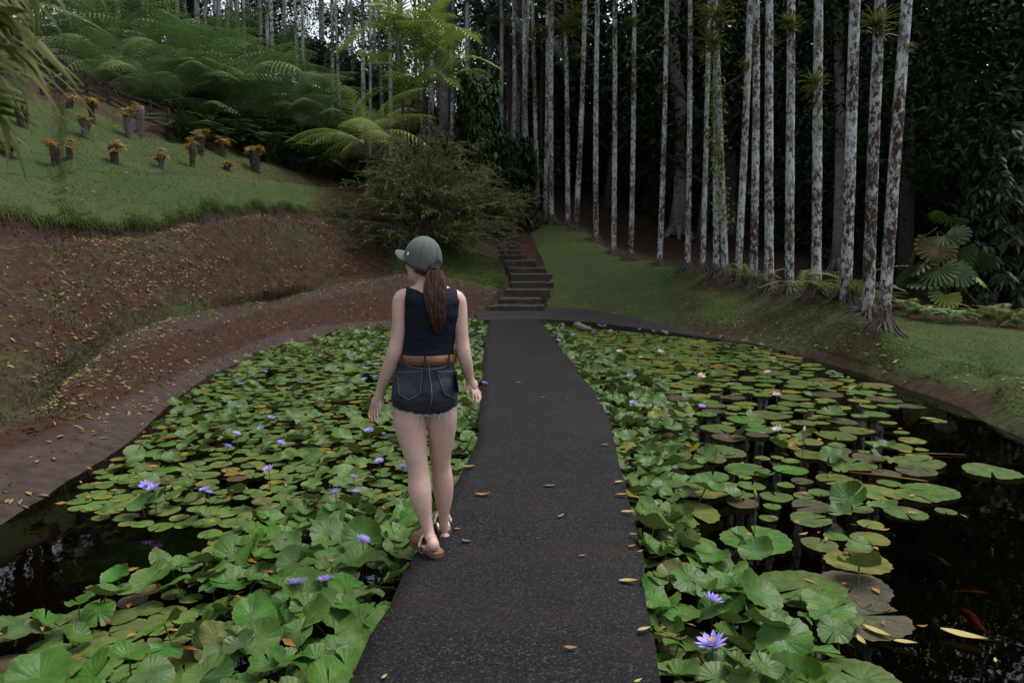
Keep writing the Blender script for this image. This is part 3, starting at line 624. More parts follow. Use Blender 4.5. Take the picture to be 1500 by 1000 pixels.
def tree_trunk(H, r, spread, m, seedv):
    random.seed(seedv); mb = MB(); top = Vector((random.uniform(-.8, .8), random.uniform(-.6, .6), H))
    pts = bent((0, 0, -.4), top, random.uniform(-.3, .3), 10); mb.tube(pts, [r*1.4]+[r*(1-.65*i/9) for i in range(1, 10)], 10)
    for k in range(9):
        i = 3+k*6//9; p = pts[min(i, 9)]; a = 2.4*k; e = spread*random.uniform(.6, 1)
        q = p+Vector((e*math.cos(a), e*math.sin(a), random.uniform(.8, 2.8)))
        mb.tube(bent(p, q, .25, 6), [r*.42*(1-.8*j/5) for j in range(6)], 6)
    return mb.mesh('trunk', m)
TRK = [tree_trunk(9, .28, 3.2, M['bark'], 1), tree_trunk(10, .22, 2.8, M['bark'], 2), tree_trunk(9, .36, 3, M['greybark'], 3)]
random.seed(11)
def forest_tree(x, y, sc, var, label, group, zc=8.0, name='forest_tree', trunk=None, csc=None):
    z = down(x, y)
    t = thing(name, label, 'tree', (x, y, z-.1), group)
    obj('trunk', TRK[var if trunk is None else trunk], t, None, (0, 0, random.uniform(0, 6)), sc)
    obj('crown', CR[var], t, (0, 0, zc*sc), (0, 0, random.uniform(0, 6)), csc or sc)
    return t
GR = 'broadleaf trees behind the palm row'
k = 0
for (x, y, sc, zc) in [(9, 33, 1.0, 8.5), (14, 30, 1.0, 9), (19, 27, 1.05, 8), (24, 24, 1.05, 8), (29, 20, 1.0, 8), (12, 38, 1.2, 9), (18, 36, 1.25, 9), (25, 33, 1.25, 9), (31, 28, 1.2, 9), (5.5, 40, 1.1, 9), (1.5, 44, 1.15, 8.5), (9, 45, 1.35, 9), (17, 46, 1.4, 9), (27, 43, 1.45, 9), (37, 36, 1.4, 9), (23, 19, .8, 8), (34, 15, 1.1, 8),
                   (3.2, 47, .8, 3.6), (6.5, 46, .85, 3.8), (9.5, 49, .95, 4), (4.5, 52, 1.0, 5), (12.5, 47, .9, 3.8), (1.2, 50, .9, 4.5), (7.5, 54, 1.1, 6), (-1, 47, .7, 4), (21, 30, .75, 3.4), (15, 34, .75, 3.6), (26, 26, .8, 3.4), (29, 23, .8, 3.4), (10, 40, .8, 4), (31, 33, .9, 3.6), (22, 36, .8, 3.6), (20.5, 23.5, .55, 4.2), (33, 20, .9, 3.5)]:
    low = zc < 5
    qx = topx((x, y, 3))[0]; pi = min(range(len(PALMS)), key=lambda q: abs(PALMS[q][0]-qx)); dpt = 'near' if y < 28 else 'middle' if y < 38 else 'far'
    wh = f'behind the {ORD[pi]} palm from the right' if qx < 1325 else ('right of the palm row' if qx < 1420 else 'at the right edge' if qx < 1540 else 'beyond the right edge')
    forest_tree(x, y, sc, k % 3, f"{'low dark leafy' if low else 'tall dark broadleaf'} tree {wh}, {dpt} in the forest", 'understorey trees behind the palms' if low else GR, zc); k += 1
for hk, (x, y, sc) in enumerate(sorted([(-26, 48, 1.1), (-31, 44, 1.2), (-21.5, 54, 1.1), (-12.5, 58, 1.05), (-7.5, 56, .9), (-3.5, 52, 1.05), (-36, 38, 1.2), (-40, 30, 1.3), (-1.0, 58, 1.1), (-17.2, 52, .8), (-30, 33, 1.25), (-34, 24, 1.3), (-27, 40, 1.1), (-38, 18, 1.3), (-24, 44, .9), (-25.5, 34, 1.0), (-22.5, 31, .9), (-29, 28, 1.1), (-24.5, 36.5, .95), (-22, 38, .9), (-27, 31, 1.0), (-31, 27, 1.05), (-20, 40, .85)], key=lambda q: q[0]/q[1])):
    forest_tree(x, y, sc*.95, k % 3, f'{ORD[hk]} dark tree from the left on the hilltop behind the trunks', 'dark trees on the hilltop', 6.5 if -33 < x < -19 and 25 < y < 41 else 9.5); k += 1  # several left trees added, some crowns lowered, to block sky in the water reflection
# low dark growth between the hill trunks
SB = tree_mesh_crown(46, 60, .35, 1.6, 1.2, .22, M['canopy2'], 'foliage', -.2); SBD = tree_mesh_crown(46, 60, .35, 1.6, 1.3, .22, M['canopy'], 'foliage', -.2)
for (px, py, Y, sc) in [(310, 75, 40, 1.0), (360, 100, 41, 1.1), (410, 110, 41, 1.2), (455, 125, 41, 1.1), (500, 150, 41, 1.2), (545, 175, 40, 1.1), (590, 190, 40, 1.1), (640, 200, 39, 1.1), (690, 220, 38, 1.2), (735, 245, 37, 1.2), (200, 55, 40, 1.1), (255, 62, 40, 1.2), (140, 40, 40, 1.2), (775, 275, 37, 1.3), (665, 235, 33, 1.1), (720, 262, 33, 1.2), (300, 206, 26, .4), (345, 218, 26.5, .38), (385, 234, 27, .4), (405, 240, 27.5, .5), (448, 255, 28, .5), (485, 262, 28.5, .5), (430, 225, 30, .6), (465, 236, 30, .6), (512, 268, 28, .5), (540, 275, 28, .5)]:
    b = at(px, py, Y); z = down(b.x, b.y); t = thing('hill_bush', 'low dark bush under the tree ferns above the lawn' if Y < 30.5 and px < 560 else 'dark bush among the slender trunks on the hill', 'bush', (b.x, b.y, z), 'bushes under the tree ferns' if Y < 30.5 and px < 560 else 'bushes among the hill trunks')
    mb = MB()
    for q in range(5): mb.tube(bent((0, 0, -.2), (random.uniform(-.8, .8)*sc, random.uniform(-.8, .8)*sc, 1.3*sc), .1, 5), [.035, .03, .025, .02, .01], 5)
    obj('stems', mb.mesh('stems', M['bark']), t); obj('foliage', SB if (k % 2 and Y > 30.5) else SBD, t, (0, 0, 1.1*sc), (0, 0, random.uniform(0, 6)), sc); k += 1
# a far wood closes the view behind everything on the right
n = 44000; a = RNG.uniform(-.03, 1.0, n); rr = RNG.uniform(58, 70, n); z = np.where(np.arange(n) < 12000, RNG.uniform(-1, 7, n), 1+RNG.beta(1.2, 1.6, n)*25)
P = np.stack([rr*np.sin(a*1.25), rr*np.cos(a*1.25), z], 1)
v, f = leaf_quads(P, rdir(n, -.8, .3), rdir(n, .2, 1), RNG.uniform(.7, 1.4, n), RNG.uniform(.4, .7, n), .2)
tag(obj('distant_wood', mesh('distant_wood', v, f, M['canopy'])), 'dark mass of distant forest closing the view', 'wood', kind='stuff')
# added dark backdrop slope behind the right forest, blocks sky pinholes
V = []; na = 70; hr = [(66, -2), (72, 5), (78, 10), (86, 15), (96, 19), (110, 20)]
for (rr_, zz) in hr:
    for q in range(na):
        a = math.radians(-4+72*q/(na-1)); x, y = rr_*math.sin(a), rr_*math.cos(a); V.append((x, y, zz+1.2*fbm((x, y, zz), .15)+max(0, 6-q*.5)))
M['hill'] = plain('backdrop_slope', (.008, .016, .006), .95, .7, .9, .5, .05)
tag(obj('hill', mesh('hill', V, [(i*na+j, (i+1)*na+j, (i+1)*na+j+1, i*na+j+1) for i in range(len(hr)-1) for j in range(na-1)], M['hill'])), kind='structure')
# notable trunks
def bigtrunk(label, pts, rad, m, name='rainforest_tree'):
    b = pts[0]; t = thing(name, label, 'tree', b); mb = MB(); mb.tube([Vector(p)-Vector(b) for p in pts], rad, 14)
    for k in range(7):
        a = k*.9; mb.tube([(rad[0]*.4*math.cos(a), rad[0]*.4*math.sin(a), .7), (rad[0]*.9*math.cos(a), rad[0]*.9*math.sin(a), .2), (rad[0]*1.7*math.cos(a), rad[0]*1.7*math.sin(a), -.25)], [rad[0]*.3, rad[0]*.28, rad[0]*.12], 6)
    obj('trunk', mb.mesh('trunk', m), t); obj('crown', CR[1], t, Vector(pts[-1])-Vector(b)+Vector((0, 0, 3)), None, 1.0); return t
bigtrunk('grey twisting forest trunk with flared foot on the brown slope', [at(994, 345, 34), at(997, 290, 34), at(999, 220, 34), at(998, 160, 34), at(990, 110, 34.2), at(986, 60, 34.4), at(990, 0, 34.6), at(1000, -80, 35)], [.55, .36, .33, .31, .28, .26, .24, .2], M['greybark'])
bigtrunk('pale grey forest trunk seen between the right palms', [at(1226, 395, 24), at(1228, 330, 24), at(1230, 260, 24), at(1231, 180, 24), at(1228, 60, 24), at(1226, -40, 24)], [.22, .17, .16, .15, .14, .12], M['greybark'])
bigtrunk('thick grey trunk rising on the hill behind the young palms', [at(655, 215, 37), at(655, 150, 37), at(653, 80, 37), at(650, 20, 37), at(650, -60, 37)], [.5, .42, .42, .44, .4], M['greybark'])
bigtrunk('dark trunk standing in shade at the right edge', [at(1478, 460, 21), at(1480, 380, 21), at(1486, 290, 21), at(1490, 180, 21)], [.3, .22, .2, .18], M['bark'])
bigtrunk('dim trunk in shade just right of the last palm', [at(1325, 452, 24), at(1326, 380, 24), at(1328, 300, 24), at(1330, 150, 24)], [.34, .26, .24, .2], M['bark'])

# ---- tree ferns along the upper edge of the lawn
def tree_fern(px, py, Y, n, sc, label, src=FERN, hgt=None, pit=(5, 50), group='tree ferns above the lawn'):
    c = at(px, py, Y); z = down(c.x, c.y); h = c.z-z
    t = thing('tree_fern', label, 'tree fern', (c.x, c.y, z), group)
    if h > .15:
        mb = MB(); mb.tube(bent((0, 0, -.2), (0, 0, h), random.uniform(-.1, .1), 7), [.13, .11, .10, .09, .09, .10, .11], 8); obj('trunk', mb.mesh('trunk', M['stump']), t)
    for k in range(n):
        frond_at(t, src[k % len(src)], (0, 0, h), 2.4*k+random.uniform(-.3, .3), math.radians(random.uniform(*pit)), sc*random.uniform(.82, 1.1), random.uniform(-.25, .25))
    return t
TF = [(125, 40, 31, 13, 1.35, 'tree fern highest up the hill beside the bamboo leaves'), (165, 60, 29, 13, 1.35, 'tree fern spreading wide fronds high on the hill'), (215, 68, 29, 13, 1.35, 'dense tree fern in the middle of the hill group'), (180, 100, 26, 13, 1.15, 'tree fern hanging fronds over the upper fence'),
      (235, 120, 26, 14, 1.2, 'tree fern hanging fronds over the lower fence'), (285, 95, 28, 13, 1.3, 'tree fern with feathery fronds behind the lower ones'), (300, 140, 26.5, 14, 1.2, 'tree fern with level fronds in front of the dark hollow'), (345, 115, 28.5, 13, 1.3, 'tree fern with arching fronds near the hill trunks'),
      (365, 148, 27.5, 13, 1.2, 'tree fern above the rightmost orange stumps'), (415, 140, 29, 13, 1.2, 'tree fern at the right end of the hill group'), (440, 172, 28.5, 11, 1.0, 'small tree fern right of the dark hollow'), (480, 185, 29, 10, .9, 'small blue-green tree fern beside the pale one'), (260, 70, 33, 12, 1.3, 'tree fern at the back under the pale trunks'), (400, 105, 33, 12, 1.3, 'tree fern at the back in front of the hill trunks'), (95, 75, 27, 12, 1.2, 'tree fern half hidden by the bamboo leaves')]
TF += [(150, 120, 24.5, 11, .95, 'low tree fern just above the fence middle'), (210, 150, 24.8, 11, .9, 'low tree fern behind the fence end'), (265, 165, 26, 12, .95, 'low tree fern over the dark hollow, left one'), (325, 178, 27, 12, .95, 'low tree fern over the dark hollow, right one'), (395, 175, 28, 12, 1.0, 'tree fern in front of the rightmost hill group'), (320, 75, 34, 12, 1.4, 'tree fern at the very back beside sky gaps'), (450, 140, 33, 12, 1.2, 'tree fern at the back right under dark trunks')]
for q in TF: tree_fern(q[0], q[1]+10, q[2], q[3], q[4]*1.18, q[5], pit=(-8, 42))
tree_fern(535, 212, 25.5, 13, 1.4, 'bright yellow-green tree fern left of the olive shrub', FERNY, pit=(-5, 65))
tree_fern(560, 185, 31, 10, 1.0, 'yellow-green tree fern behind the bright one', FERNY, pit=(10, 60))
# ---- young feather palms in the centre
def young_palm(px, py, Y, n, sc, label):
    c = at(px, py, Y); z = down(c.x, c.y); t = thing('young_palm', label, 'palm', (c.x, c.y, z), 'young feather palms behind the shrub'); h = c.z-z
    mb = MB(); mb.tube(bent((0, 0, -.2), (0, 0, h), .1, 8), [.07, .06, .055, .05, .05, .05, .05, .04], 8); obj('trunk', mb.mesh('trunk', M['bark']), t)
    for k in range(n): frond_at(t, PALMF[k % 2], (0, 0, h), 2.4*k+.4, math.radians(75-75*k/n), sc*random.uniform(.85, 1.1), random.uniform(-.3, .3))
young_palm(598, 155, 28, 12, 1.5, 'young bright feather palm in front, lowest crown of three'); young_palm(622, 92, 28.5, 12, 1.6, 'young yellow-green feather palm in the middle of three'); young_palm(586, 62, 29, 11, 1.5, 'young feather palm with the highest crown of three'); young_palm(658, 118, 29.5, 9, 1.4, 'young feather palm leaning right beside the vine-covered tree')
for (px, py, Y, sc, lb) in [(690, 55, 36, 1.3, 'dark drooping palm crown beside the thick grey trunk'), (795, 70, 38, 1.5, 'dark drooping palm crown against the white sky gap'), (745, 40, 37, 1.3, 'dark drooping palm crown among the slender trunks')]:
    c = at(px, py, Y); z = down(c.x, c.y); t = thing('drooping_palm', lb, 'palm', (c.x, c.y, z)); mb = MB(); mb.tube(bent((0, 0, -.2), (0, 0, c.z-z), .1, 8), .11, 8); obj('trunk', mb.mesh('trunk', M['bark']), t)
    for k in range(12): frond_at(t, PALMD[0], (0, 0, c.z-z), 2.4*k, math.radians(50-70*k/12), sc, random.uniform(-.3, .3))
# ---- leafy column (vine-covered sapling) and glossy bush tree on the right
def leafy(name, label, px0, px1, py0, py1, Y, n, L, m, hang=.5, taper=.5):
    b = at((px0+px1)/2, py1, Y); z = down(b.x, b.y); b.z = min(b.z, max(z, b.z-3)); wd = (px1-px0)/1000*Y/2; top = at((px0+px1)/2, py0, Y).z
    t = thing(name, label, 'tree', (b.x, b.y, z)); H = top-z; h0 = at(0, py1, Y).z-z
    ncl = n//14; u = RNG.uniform(0, 1, ncl); a = RNG.uniform(0, 2*math.pi, ncl); rr = wd*np.sqrt(RNG.uniform(.25, 1, ncl))*(1-taper*u**1.5)
    c = np.stack([rr*np.cos(a), rr*np.sin(a)*.8, h0+(H-h0)*u], 1); out = unit(np.stack([np.cos(a), np.sin(a), np.full(ncl, .2)], 1))
    P = np.repeat(c, 14, 0); ang = np.tile(np.linspace(0, 2*math.pi, 14, False), ncl); o = np.repeat(out, 14, 0)
    s = unit(np.cross(o, np.array([[0, 0, 1.0]]))); d = o*.5+s*np.cos(ang)[:, None]+np.array([[0, 0, 1.0]])*(np.sin(ang)*.35-.35)[:, None]
    v, f = leaf_quads(P+RNG.normal(0, .05, P.shape), d, o*.4+np.array([[0, 0, 1.0]]), RNG.uniform(.75, 1.2, len(P))*L, L*.34, hang)
    mb = MB(); mb.tube(bent((0, 0, -.2), (0, 0, H*.9), .1, 6), [.12, .1, .09, .07, .05, .03], 7)
    for q in range(8):
        aa = 2.4*q; mb.tube(bent((0, 0, h0+(H-h0)*q/10), (wd*.7*math.cos(aa), wd*.7*math.sin(aa), h0+(H-h0)*(q/10+.12)), .05, 4), [.04, .03, .02, .01], 5)
    obj('trunk', mb.mesh('trunk', M['bark']), t); obj('crown', mesh('crown', v, f, m), t)
leafy('bush_tree', 'glossy dark bush tree with whorled drooping leaves at the right edge', 1385, 1590, 190, 430, 19, 7000, .30, M['bigleaf'], .45, .45)
leafy('vine_covered_tree', 'leafy vine-covered sapling between young palms and the palm row', 672, 735, 105, 250, 29.5, 2600, .34, M['canopy2'], .6, .25)
leafy('vine_covered_tree', 'broad dark leafy sapling left of the steps behind the shrub', 700, 790, 200, 330, 31, 2600, .30, M['canopy'], .5, .3)
# ---- fan palm and ferns at the edge of the right lawn
b = at(1385, 462, 17.5); z = down(b.x, b.y); t = thing('fan_palm', 'fan palm with broad pleated leaves at the edge of the dark wood', 'fan palm', (b.x, b.y, z))
mb = MB(); mb.tube([(0, 0, -.2), (0, 0, .7), (0, 0, 1.3)], [.1, .08, .06], 8); obj('trunk', mb.mesh('trunk', M['bark']), t)
for k, (px, py, dy, sc) in enumerate([(1355, 385, -.2, 1.0), (1385, 345, .2, 1.1), (1372, 362, -.3, 1.1), (1400, 395, -.5, 1.0), (1425, 402, -.3, .9), (1362, 415, -.4, 1.0), (1385, 432, -.6, .8), (1405, 365, .1, 1.0), (1345, 360, .2, 1.0), (1410, 425, -.2, .9), (1375, 395, -.6, .9), (1432, 380, .2, .9), (1340, 402, 0, .9), (1390, 318, .4, .9)]):
    p = at(px, py, 17.5+dy)-Vector((b.x, b.y, z)); yaw = math.atan2(p.y-.0, p.x) if abs(p.x) > .15 else -1.57
    frond_at(t, FANO if k == 2 else FANY if k in (4, 6) else FAN, p, yaw+random.uniform(-.6, .6), math.radians(random.uniform(-70, -5)), sc*.92, random.uniform(-.6, .6), 'fan_leaf')
def fern(px, py, n, sc, label, src, group):
    b = land(px, py); t = thing('fern', label, 'fern', b, group)
    for k in range(n): frond_at(t, src, (0, 0, 0), 2.4*k+random.uniform(-.3, .3), math.radians(random.uniform(25, 60)), sc*random.uniform(.8, 1.1), 0)
for (px, py, n, sc, lb, s) in [(1095, 418, 7, 1.0, 'yellow-green fern behind the leaning palm', 0), (1120, 425, 5, .8, 'yellow-green fern between the seventh and sixth palms', 0), (1178, 434, 7, 1.0, 'yellow-green fern between the fifth and fourth palms', 0), (1215, 438, 7, .9, 'yellow-green fern between the fourth and third palms', 0), (1250, 446, 9, 1.15, 'tall yellow-green fern between the two rightmost gaps', 0), (1284, 455, 6, .8, 'yellow-green fern peeping between the last two palms', 0), (1330, 464, 8, .8, 'yellow-green fern just right of the last palm', 0),
                               (1355, 468, 9, .8, 'green fern in front of the fan palm, left one', 1), (1392, 473, 9, .75, 'green fern in front of the fan palm, right one', 1), (1430, 475, 9, .8, 'yellowish fern right of the fan palm', 0), (1462, 478, 9, .8, 'fern at the right lawn edge', 0), (1490, 480, 8, .8, 'fern cut by the right edge of the picture', 1)]:
    fern(px, py, n, sc, lb, LOWF[s], 'ferns behind the palm row')

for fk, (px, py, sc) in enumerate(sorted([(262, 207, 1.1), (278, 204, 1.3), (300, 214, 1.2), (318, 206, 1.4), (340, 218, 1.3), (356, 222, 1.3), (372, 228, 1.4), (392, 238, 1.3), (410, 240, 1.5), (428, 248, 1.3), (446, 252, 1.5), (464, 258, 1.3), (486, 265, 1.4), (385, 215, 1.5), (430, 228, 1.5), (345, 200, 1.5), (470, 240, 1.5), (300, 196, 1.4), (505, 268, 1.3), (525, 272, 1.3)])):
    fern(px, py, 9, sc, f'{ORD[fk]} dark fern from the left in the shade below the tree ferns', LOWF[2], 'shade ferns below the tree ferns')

# ---- olive fine-leaved shrub by the steps
def shrub(name, label, px, py, Y, rx, rz, nb, m, Ls):
    b = at(px, py, Y); z = down(b.x, b.y); t = thing(name, label, 'shrub', (b.x, b.y, z)); mb = MB(); pos = []; dr = []
    for k in range(nb):
        a = random.uniform(0, 2*math.pi); el = random.uniform(.05, 1)**.8; R = rx*math.sqrt(1-el*el*.85)*random.uniform(.55, 1.25); top = rz*el*random.uniform(.7, 1.2)
        p0 = Vector((random.uniform(-.4, .4), random.uniform(-.4, .4), 0)); p3 = Vector((R*math.cos(a), R*math.sin(a)*.75, top*.80)); p1 = Vector((R*.35*math.cos(a), R*.26*math.sin(a), top*1.0))
        pts = [(1-u)**2*p0+2*u*(1-u)*p1+u*u*p3 for u in [i/8 for i in range(9)]]
        mb.tube(pts, [.028*(1-.85*i/8) for i in range(9)], 4, False)
        for q in range(13):
            u = random.uniform(.3, 1); i = min(int(u*8), 7); p = pts[i].lerp(pts[i+1], u*8-i); d = (pts[i+1]-pts[i]).normalized()
            tw = (d+Vector((random.uniform(-1, 1), random.uniform(-1, 1), random.uniform(-.6, .6)))).normalized(); l = random.uniform(.3, .75)
            e = p+tw*l+Vector((0, 0, -.25*l*l)); mb.tube([p, (p+e)/2+Vector((0, 0, .03)), e], [.006, .005, .003], 3, False)
            m_ = int(l*42)
            for s in range(m_):
                w_ = (s+.5)/m_; pos.append(p.lerp(e, w_)); dr.append((tw+Vector((random.uniform(-1, 1), random.uniform(-1, 1), random.uniform(-.5, .9)))*1.1))
    pos = np.array(pos); dr = np.array(dr); n = len(pos)
    v, f = leaf_quads(pos, dr, rdir(n, .1, 1), RNG.uniform(.7, 1.3, n)*Ls, Ls*.42, .1)
    obj('branches', mb.mesh('branches', M['twig']), t); obj('foliage', mesh('foliage', v, f, m), t); return t
shrub('olive_shrub', 'large arching olive-green shrub with fine leaves left of the steps', 620, 394, 23.8, 3.2, 4.1, 150, M['shrub'], .085)
shrub('olive_shrub', 'darker fine-leaved shrub overhanging the top of the steps', 700, 335, 28, 2.2, 2.6, 90, M['shrub'], .085)

# ---- bromeliads on tree-fern stumps
ST = [(36, 187, 27, 11, 1, 0, 'stump with a yellow-orange bromeliad on its right side, far left of the lawn'), (12, 228, 16, 12, 3, 0, 'low stump hidden under wide orange bromeliads at the left edge'), (78, 242, 28, 9, 2, 0, 'dark stump spreading flat orange bromeliads, lower left of the lawn'), (102, 232, 20, 7, 1, 0, 'small stump with reddish bromeliad close behind the flat-topped one'), (103, 158, 13, 7, 1, 0, 'small dark stump with red leaves next to the upper fence'),
      (137, 182, 34, 7, 3, 0, 'tall stump with orange bromeliads on branches below the fence'), (128, 202, 28, 10, 2, 1, 'pale stump topped by an orange bromeliad, middle of the lawn'), (170, 240, 27, 9, 2, 0, 'dark tapering stump with yellow and pink bromeliads'), (190, 203, 36, 9, 2, 1, 'tall grey stump with orange crown, left one of the pair'), (203, 198, 40, 9, 2, 1, 'tall grey stump with orange crown, right one of the pair'),
      (235, 246, 22, 7, 2, 1, 'short grey stump with yellow-green bromeliad in mid lawn'), (253, 204, 16, 11, 2, 0, 'dark stump with pink-orange bromeliads at the end of the fence'), (281, 244, 34, 7, 2, 0, 'slim straight stump with yellow-green bromeliad'), (294, 227, 32, 8, 3, 0, 'stump with tall orange bromeliads behind the slim one'), (328, 229, 22, 8, 2, 0, 'stump with pale orange bromeliads near the dark hollow'), (335, 250, 10, 7, 2, 0, 'very short stump with bright yellow bromeliads at the lawn edge'), (376, 252, 32, 11, 4, 0, 'rightmost stump with a broad tuft of orange bromeliads')]
for (px, py, hp, wp, nr, pale, lb) in ST:
    b = land(px, py); Y = b.y; s = Y/1000; h = hp*s; r = wp*s*.62
    t = thing('bromeliad_stump', lb, 'stump', b, 'bromeliad stumps on the lawn'); mb = MB(); n = 7
    pts = bent((0, 0, -.15), (random.uniform(-.08, .08), 0, h), random.uniform(-.04, .04), n)
    mb.tube(pts, [r*.8, r*.78, r*.85, r*.95, r*1.05, r*1.15, r*1.0], 10)
    me_ = mb.mesh('stump_trunk', M['stump_w'] if pale else M['stump'])
    for v in me_.vertices: v.co += Vector((fbm(v.co*6+b, 1), fbm(v.co*6+b*2, 1), 0))*r*.35
    obj('stump_trunk', me_, t)
    for k in range(nr*4):
        a = 2.4*k+random.random(); rr = r*(1.2+.5*(nr > 2))*random.uniform(.2, 1.35)
        o = obj('rosette', BROMO[k % 2], t, (rr*math.cos(a), rr*math.sin(a), h+random.uniform(-.22, .06)), (random.uniform(-.5, .5), random.uniform(-.5, .5), random.uniform(0, 6)), max(.8, r*4.6)*random.uniform(.7, 1.15))
# ---- wooden fence sloping down the hill
fp = [at(60, 118, 21.5), at(95, 132, 21.7), at(128, 148, 21.9), at(160, 163, 22.1), at(193, 180, 22.3), at(222, 193, 22.5), at(248, 203, 22.7)]
for p in fp: p.z = down(p.x, p.y)
t = thing('wooden_fence', 'weathered timber fence stepping down the hill under the tree ferns', 'fence', fp[0]); b0 = Vector(fp[0])
for p in fp:
    mb = MB(); mb.box(p-b0+Vector((0, 0, .25)), (.08, .08, .85)); obj('post', mb.mesh('post', M['wood'], False), t)
for i in range(len(fp)-1):
    for hgt, th in ((.62, .055), (.40, .09), (.20, .09), (.03, .10)):
        a, c = fp[i]-b0+Vector((0, -.06, hgt)), fp[i+1]-b0+Vector((0, -.06, hgt)); d = c-a
        rot = d.to_track_quat('X', 'Z').to_matrix(); mb = MB(); mb.box((a+c)/2, (d.length*1.01, .04, th), rot); obj('rail', mb.mesh('rail', M['wood'], False), t)
# ---- out-of-focus bamboo leaves close to the camera, upper left
t = thing('bamboo_branch', 'blurred bamboo branch with long drooping leaves close to the camera', 'bamboo', (-1.6, 1.35, 1.2))
mb = MB()
for k in range(6): mb.tube(bent((-.5, .1*k-.2, .1+.12*k), (.55, .1*k-.3, .62+.09*k), .1, 8), [.01]*7+[.004], 5)
obj('stem', mb.mesh('stem', M['lily_stem']), t)
def blade(L, W):
    V = []; n = 9
    for i in range(n):
        u = i/(n-1); w_ = W*math.sin(math.pi*(.06+.94*u)**.7)*.5; x = L*u*(1-.1*u); z = -.42*L*u*u
        V += [(x, -w_, z), (x, 0, z+W*.12), (x, w_, z)]
    return mesh('leaf', V, [(i*3+j, i*3+j+1, i*3+j+4, i*3+j+3) for i in range(n-1) for j in range(2)], M['bamboo'])
BL = [blade(.40, .046), blade(.48, .05), blade(.34, .038)]
for k in range(420):
    py = random.uniform(-110, 190); px = random.uniform(-190, 8)-max(0, (py-90))*.35-max(0, 40-py)*.1; Y = random.uniform(1.2, 1.9)
    p = at(px, py, Y)-Vector(t.location)
    frond_at(t, BL[k % 3], p, random.uniform(-.7, .6), math.radians(random.uniform(-45, 18)), random.uniform(.28, .46), random.uniform(-.6, .6), 'leaf')
for k in range(14):
    p = at(random.uniform(20, 105), random.uniform(-70, -25), random.uniform(1.2, 1.6))-Vector(t.location)
    frond_at(t, BL[k % 3], p, random.uniform(-1, 1), math.radians(random.uniform(-60, -10)), random.uniform(.2, .32), 0, 'leaf')

# ================================================================== ground cover geometry
def scatter(name, label, cat, P, N, L, W, m, flat=.25, up=0.0):
    if 'litter' in name:                                     # leaves gather in drifts
        kp = np.array([fbm(p, .8, 2)+.6*fbm(p+31, 2.6, 2) > RNG.uniform(-.45, .6) for p in P]); P, N = P[kp], N[kp]; L, W = L[kp], W[kp]
    n = len(P); d = rdir(n, -.3, .3); d = unit(d-N*np.sum(d*N, 1)[:, None]*(1-flat)+N*up)
    v, f = leaf_quads(P+N*.012, d, N+RNG.normal(0, .25, N.shape), L, W, 0)
    tag(obj(name, mesh(name, v, f, m)), label, cat, kind='stuff')
def cat_(*a): return np.concatenate([x[0] for x in a]), np.concatenate([x[1] for x in a])
a_, b_ = cum[2], cum[3]
P, N = cat_(LS.sample(500, cum[1]+.5, cum[2], .12), LS.sample(1000, cum[2], cum[3], .12), LS.sample(420, cum[3]-.8, cum[3]+.6, .12), LS.sample(1900, cum[4], cum[5], .12, .9), LS.sample(520, cum[5]-2, cum[5]+.6, .12, .85), LS.sample(330, cum[6]+2, cum[9], .2, .8), LS.sample(260, cum[3]-1, cum[3]+.3, .22, .95))
n = len(P); scatter('bank_leaf_litter', 'yellow and tan fallen leaves strewn over the brown bank', 'leaf litter', P, N, RNG.uniform(.035, .12, n), RNG.uniform(.015, .038, n), M['litter'])
P, N = cat_(RS.sample(380, cr[2], cr[4], 0, .35), RS.sample(330, cr[1]+1, cr[3], .0, .95), RS.sample(160, cr[3], cr[5], .3, .95), RS.sample(160, cr[2]-1, cr[2]+2, 0, .2))
n = len(P); scatter('lawn_leaf_litter', 'yellow fallen leaves scattered over the right lawn', 'leaf litter', P, N, RNG.uniform(.05, .13, n), RNG.uniform(.02, .05, n), M['litter'])
# low weeds on the bank, moss and grass tufts
def tufts(name, label, cat, S, spec, m, L, up, patch=None, W=.012):
    P, N = cat_(*[S.sample(*q) for q in spec])
    if patch is not None:
        k = np.array([fbm(p, patch[0], 3) > patch[1] for p in P]); P, N = P[k], N[k]
    n = len(P); scatter(name, label, cat, P-N*.015, N, RNG.uniform(.5, 1.3, n)*L, W, m, 1.0, up)
tufts('bank_weeds', 'low dull green weeds creeping over the brown bank', 'weeds', LS, [(24000, cum[4]+1, cum[5], .12, .98), (6000, cum[2], cum[3], .12, .95)], M['moss'], .04, .6, (1.0, .12), .016)
tufts('foot_moss', 'mossy grass fringe along the foot of the bank', 'moss', LS, [(4500, cum[3]+.2, cum[4]+.8, .12, .9)], M['moss'], .05, .9, None, .014)
tufts('lawn_grass', 'short lawn grass on the left slope above the soil cut', 'grass', LS, [(40000, cum[6]-.6, cum[9], .14, .80), (9000, cum[6]-1, cum[6]+.7, .22, .8)], M['grassblade'], .03, .8, (1.3, -.3), .018)
tufts('slope_grass', 'short grass on the slope left of the steps', 'grass', LS, [(14000, cum[3], cum[5], .86, 1)], M['grassblade'], .06, 1.2, None, .014)
tufts('right_lawn_grass', 'short grass and moss of the right lawn and palm mound', 'grass', RS, [(40000, cr[2]-1, cr[4]+2, 0, .98), (14000, cr[4], cr[5], .55, .95)], M['grassblade'], .028, .7, (1.1, -.3), .016)
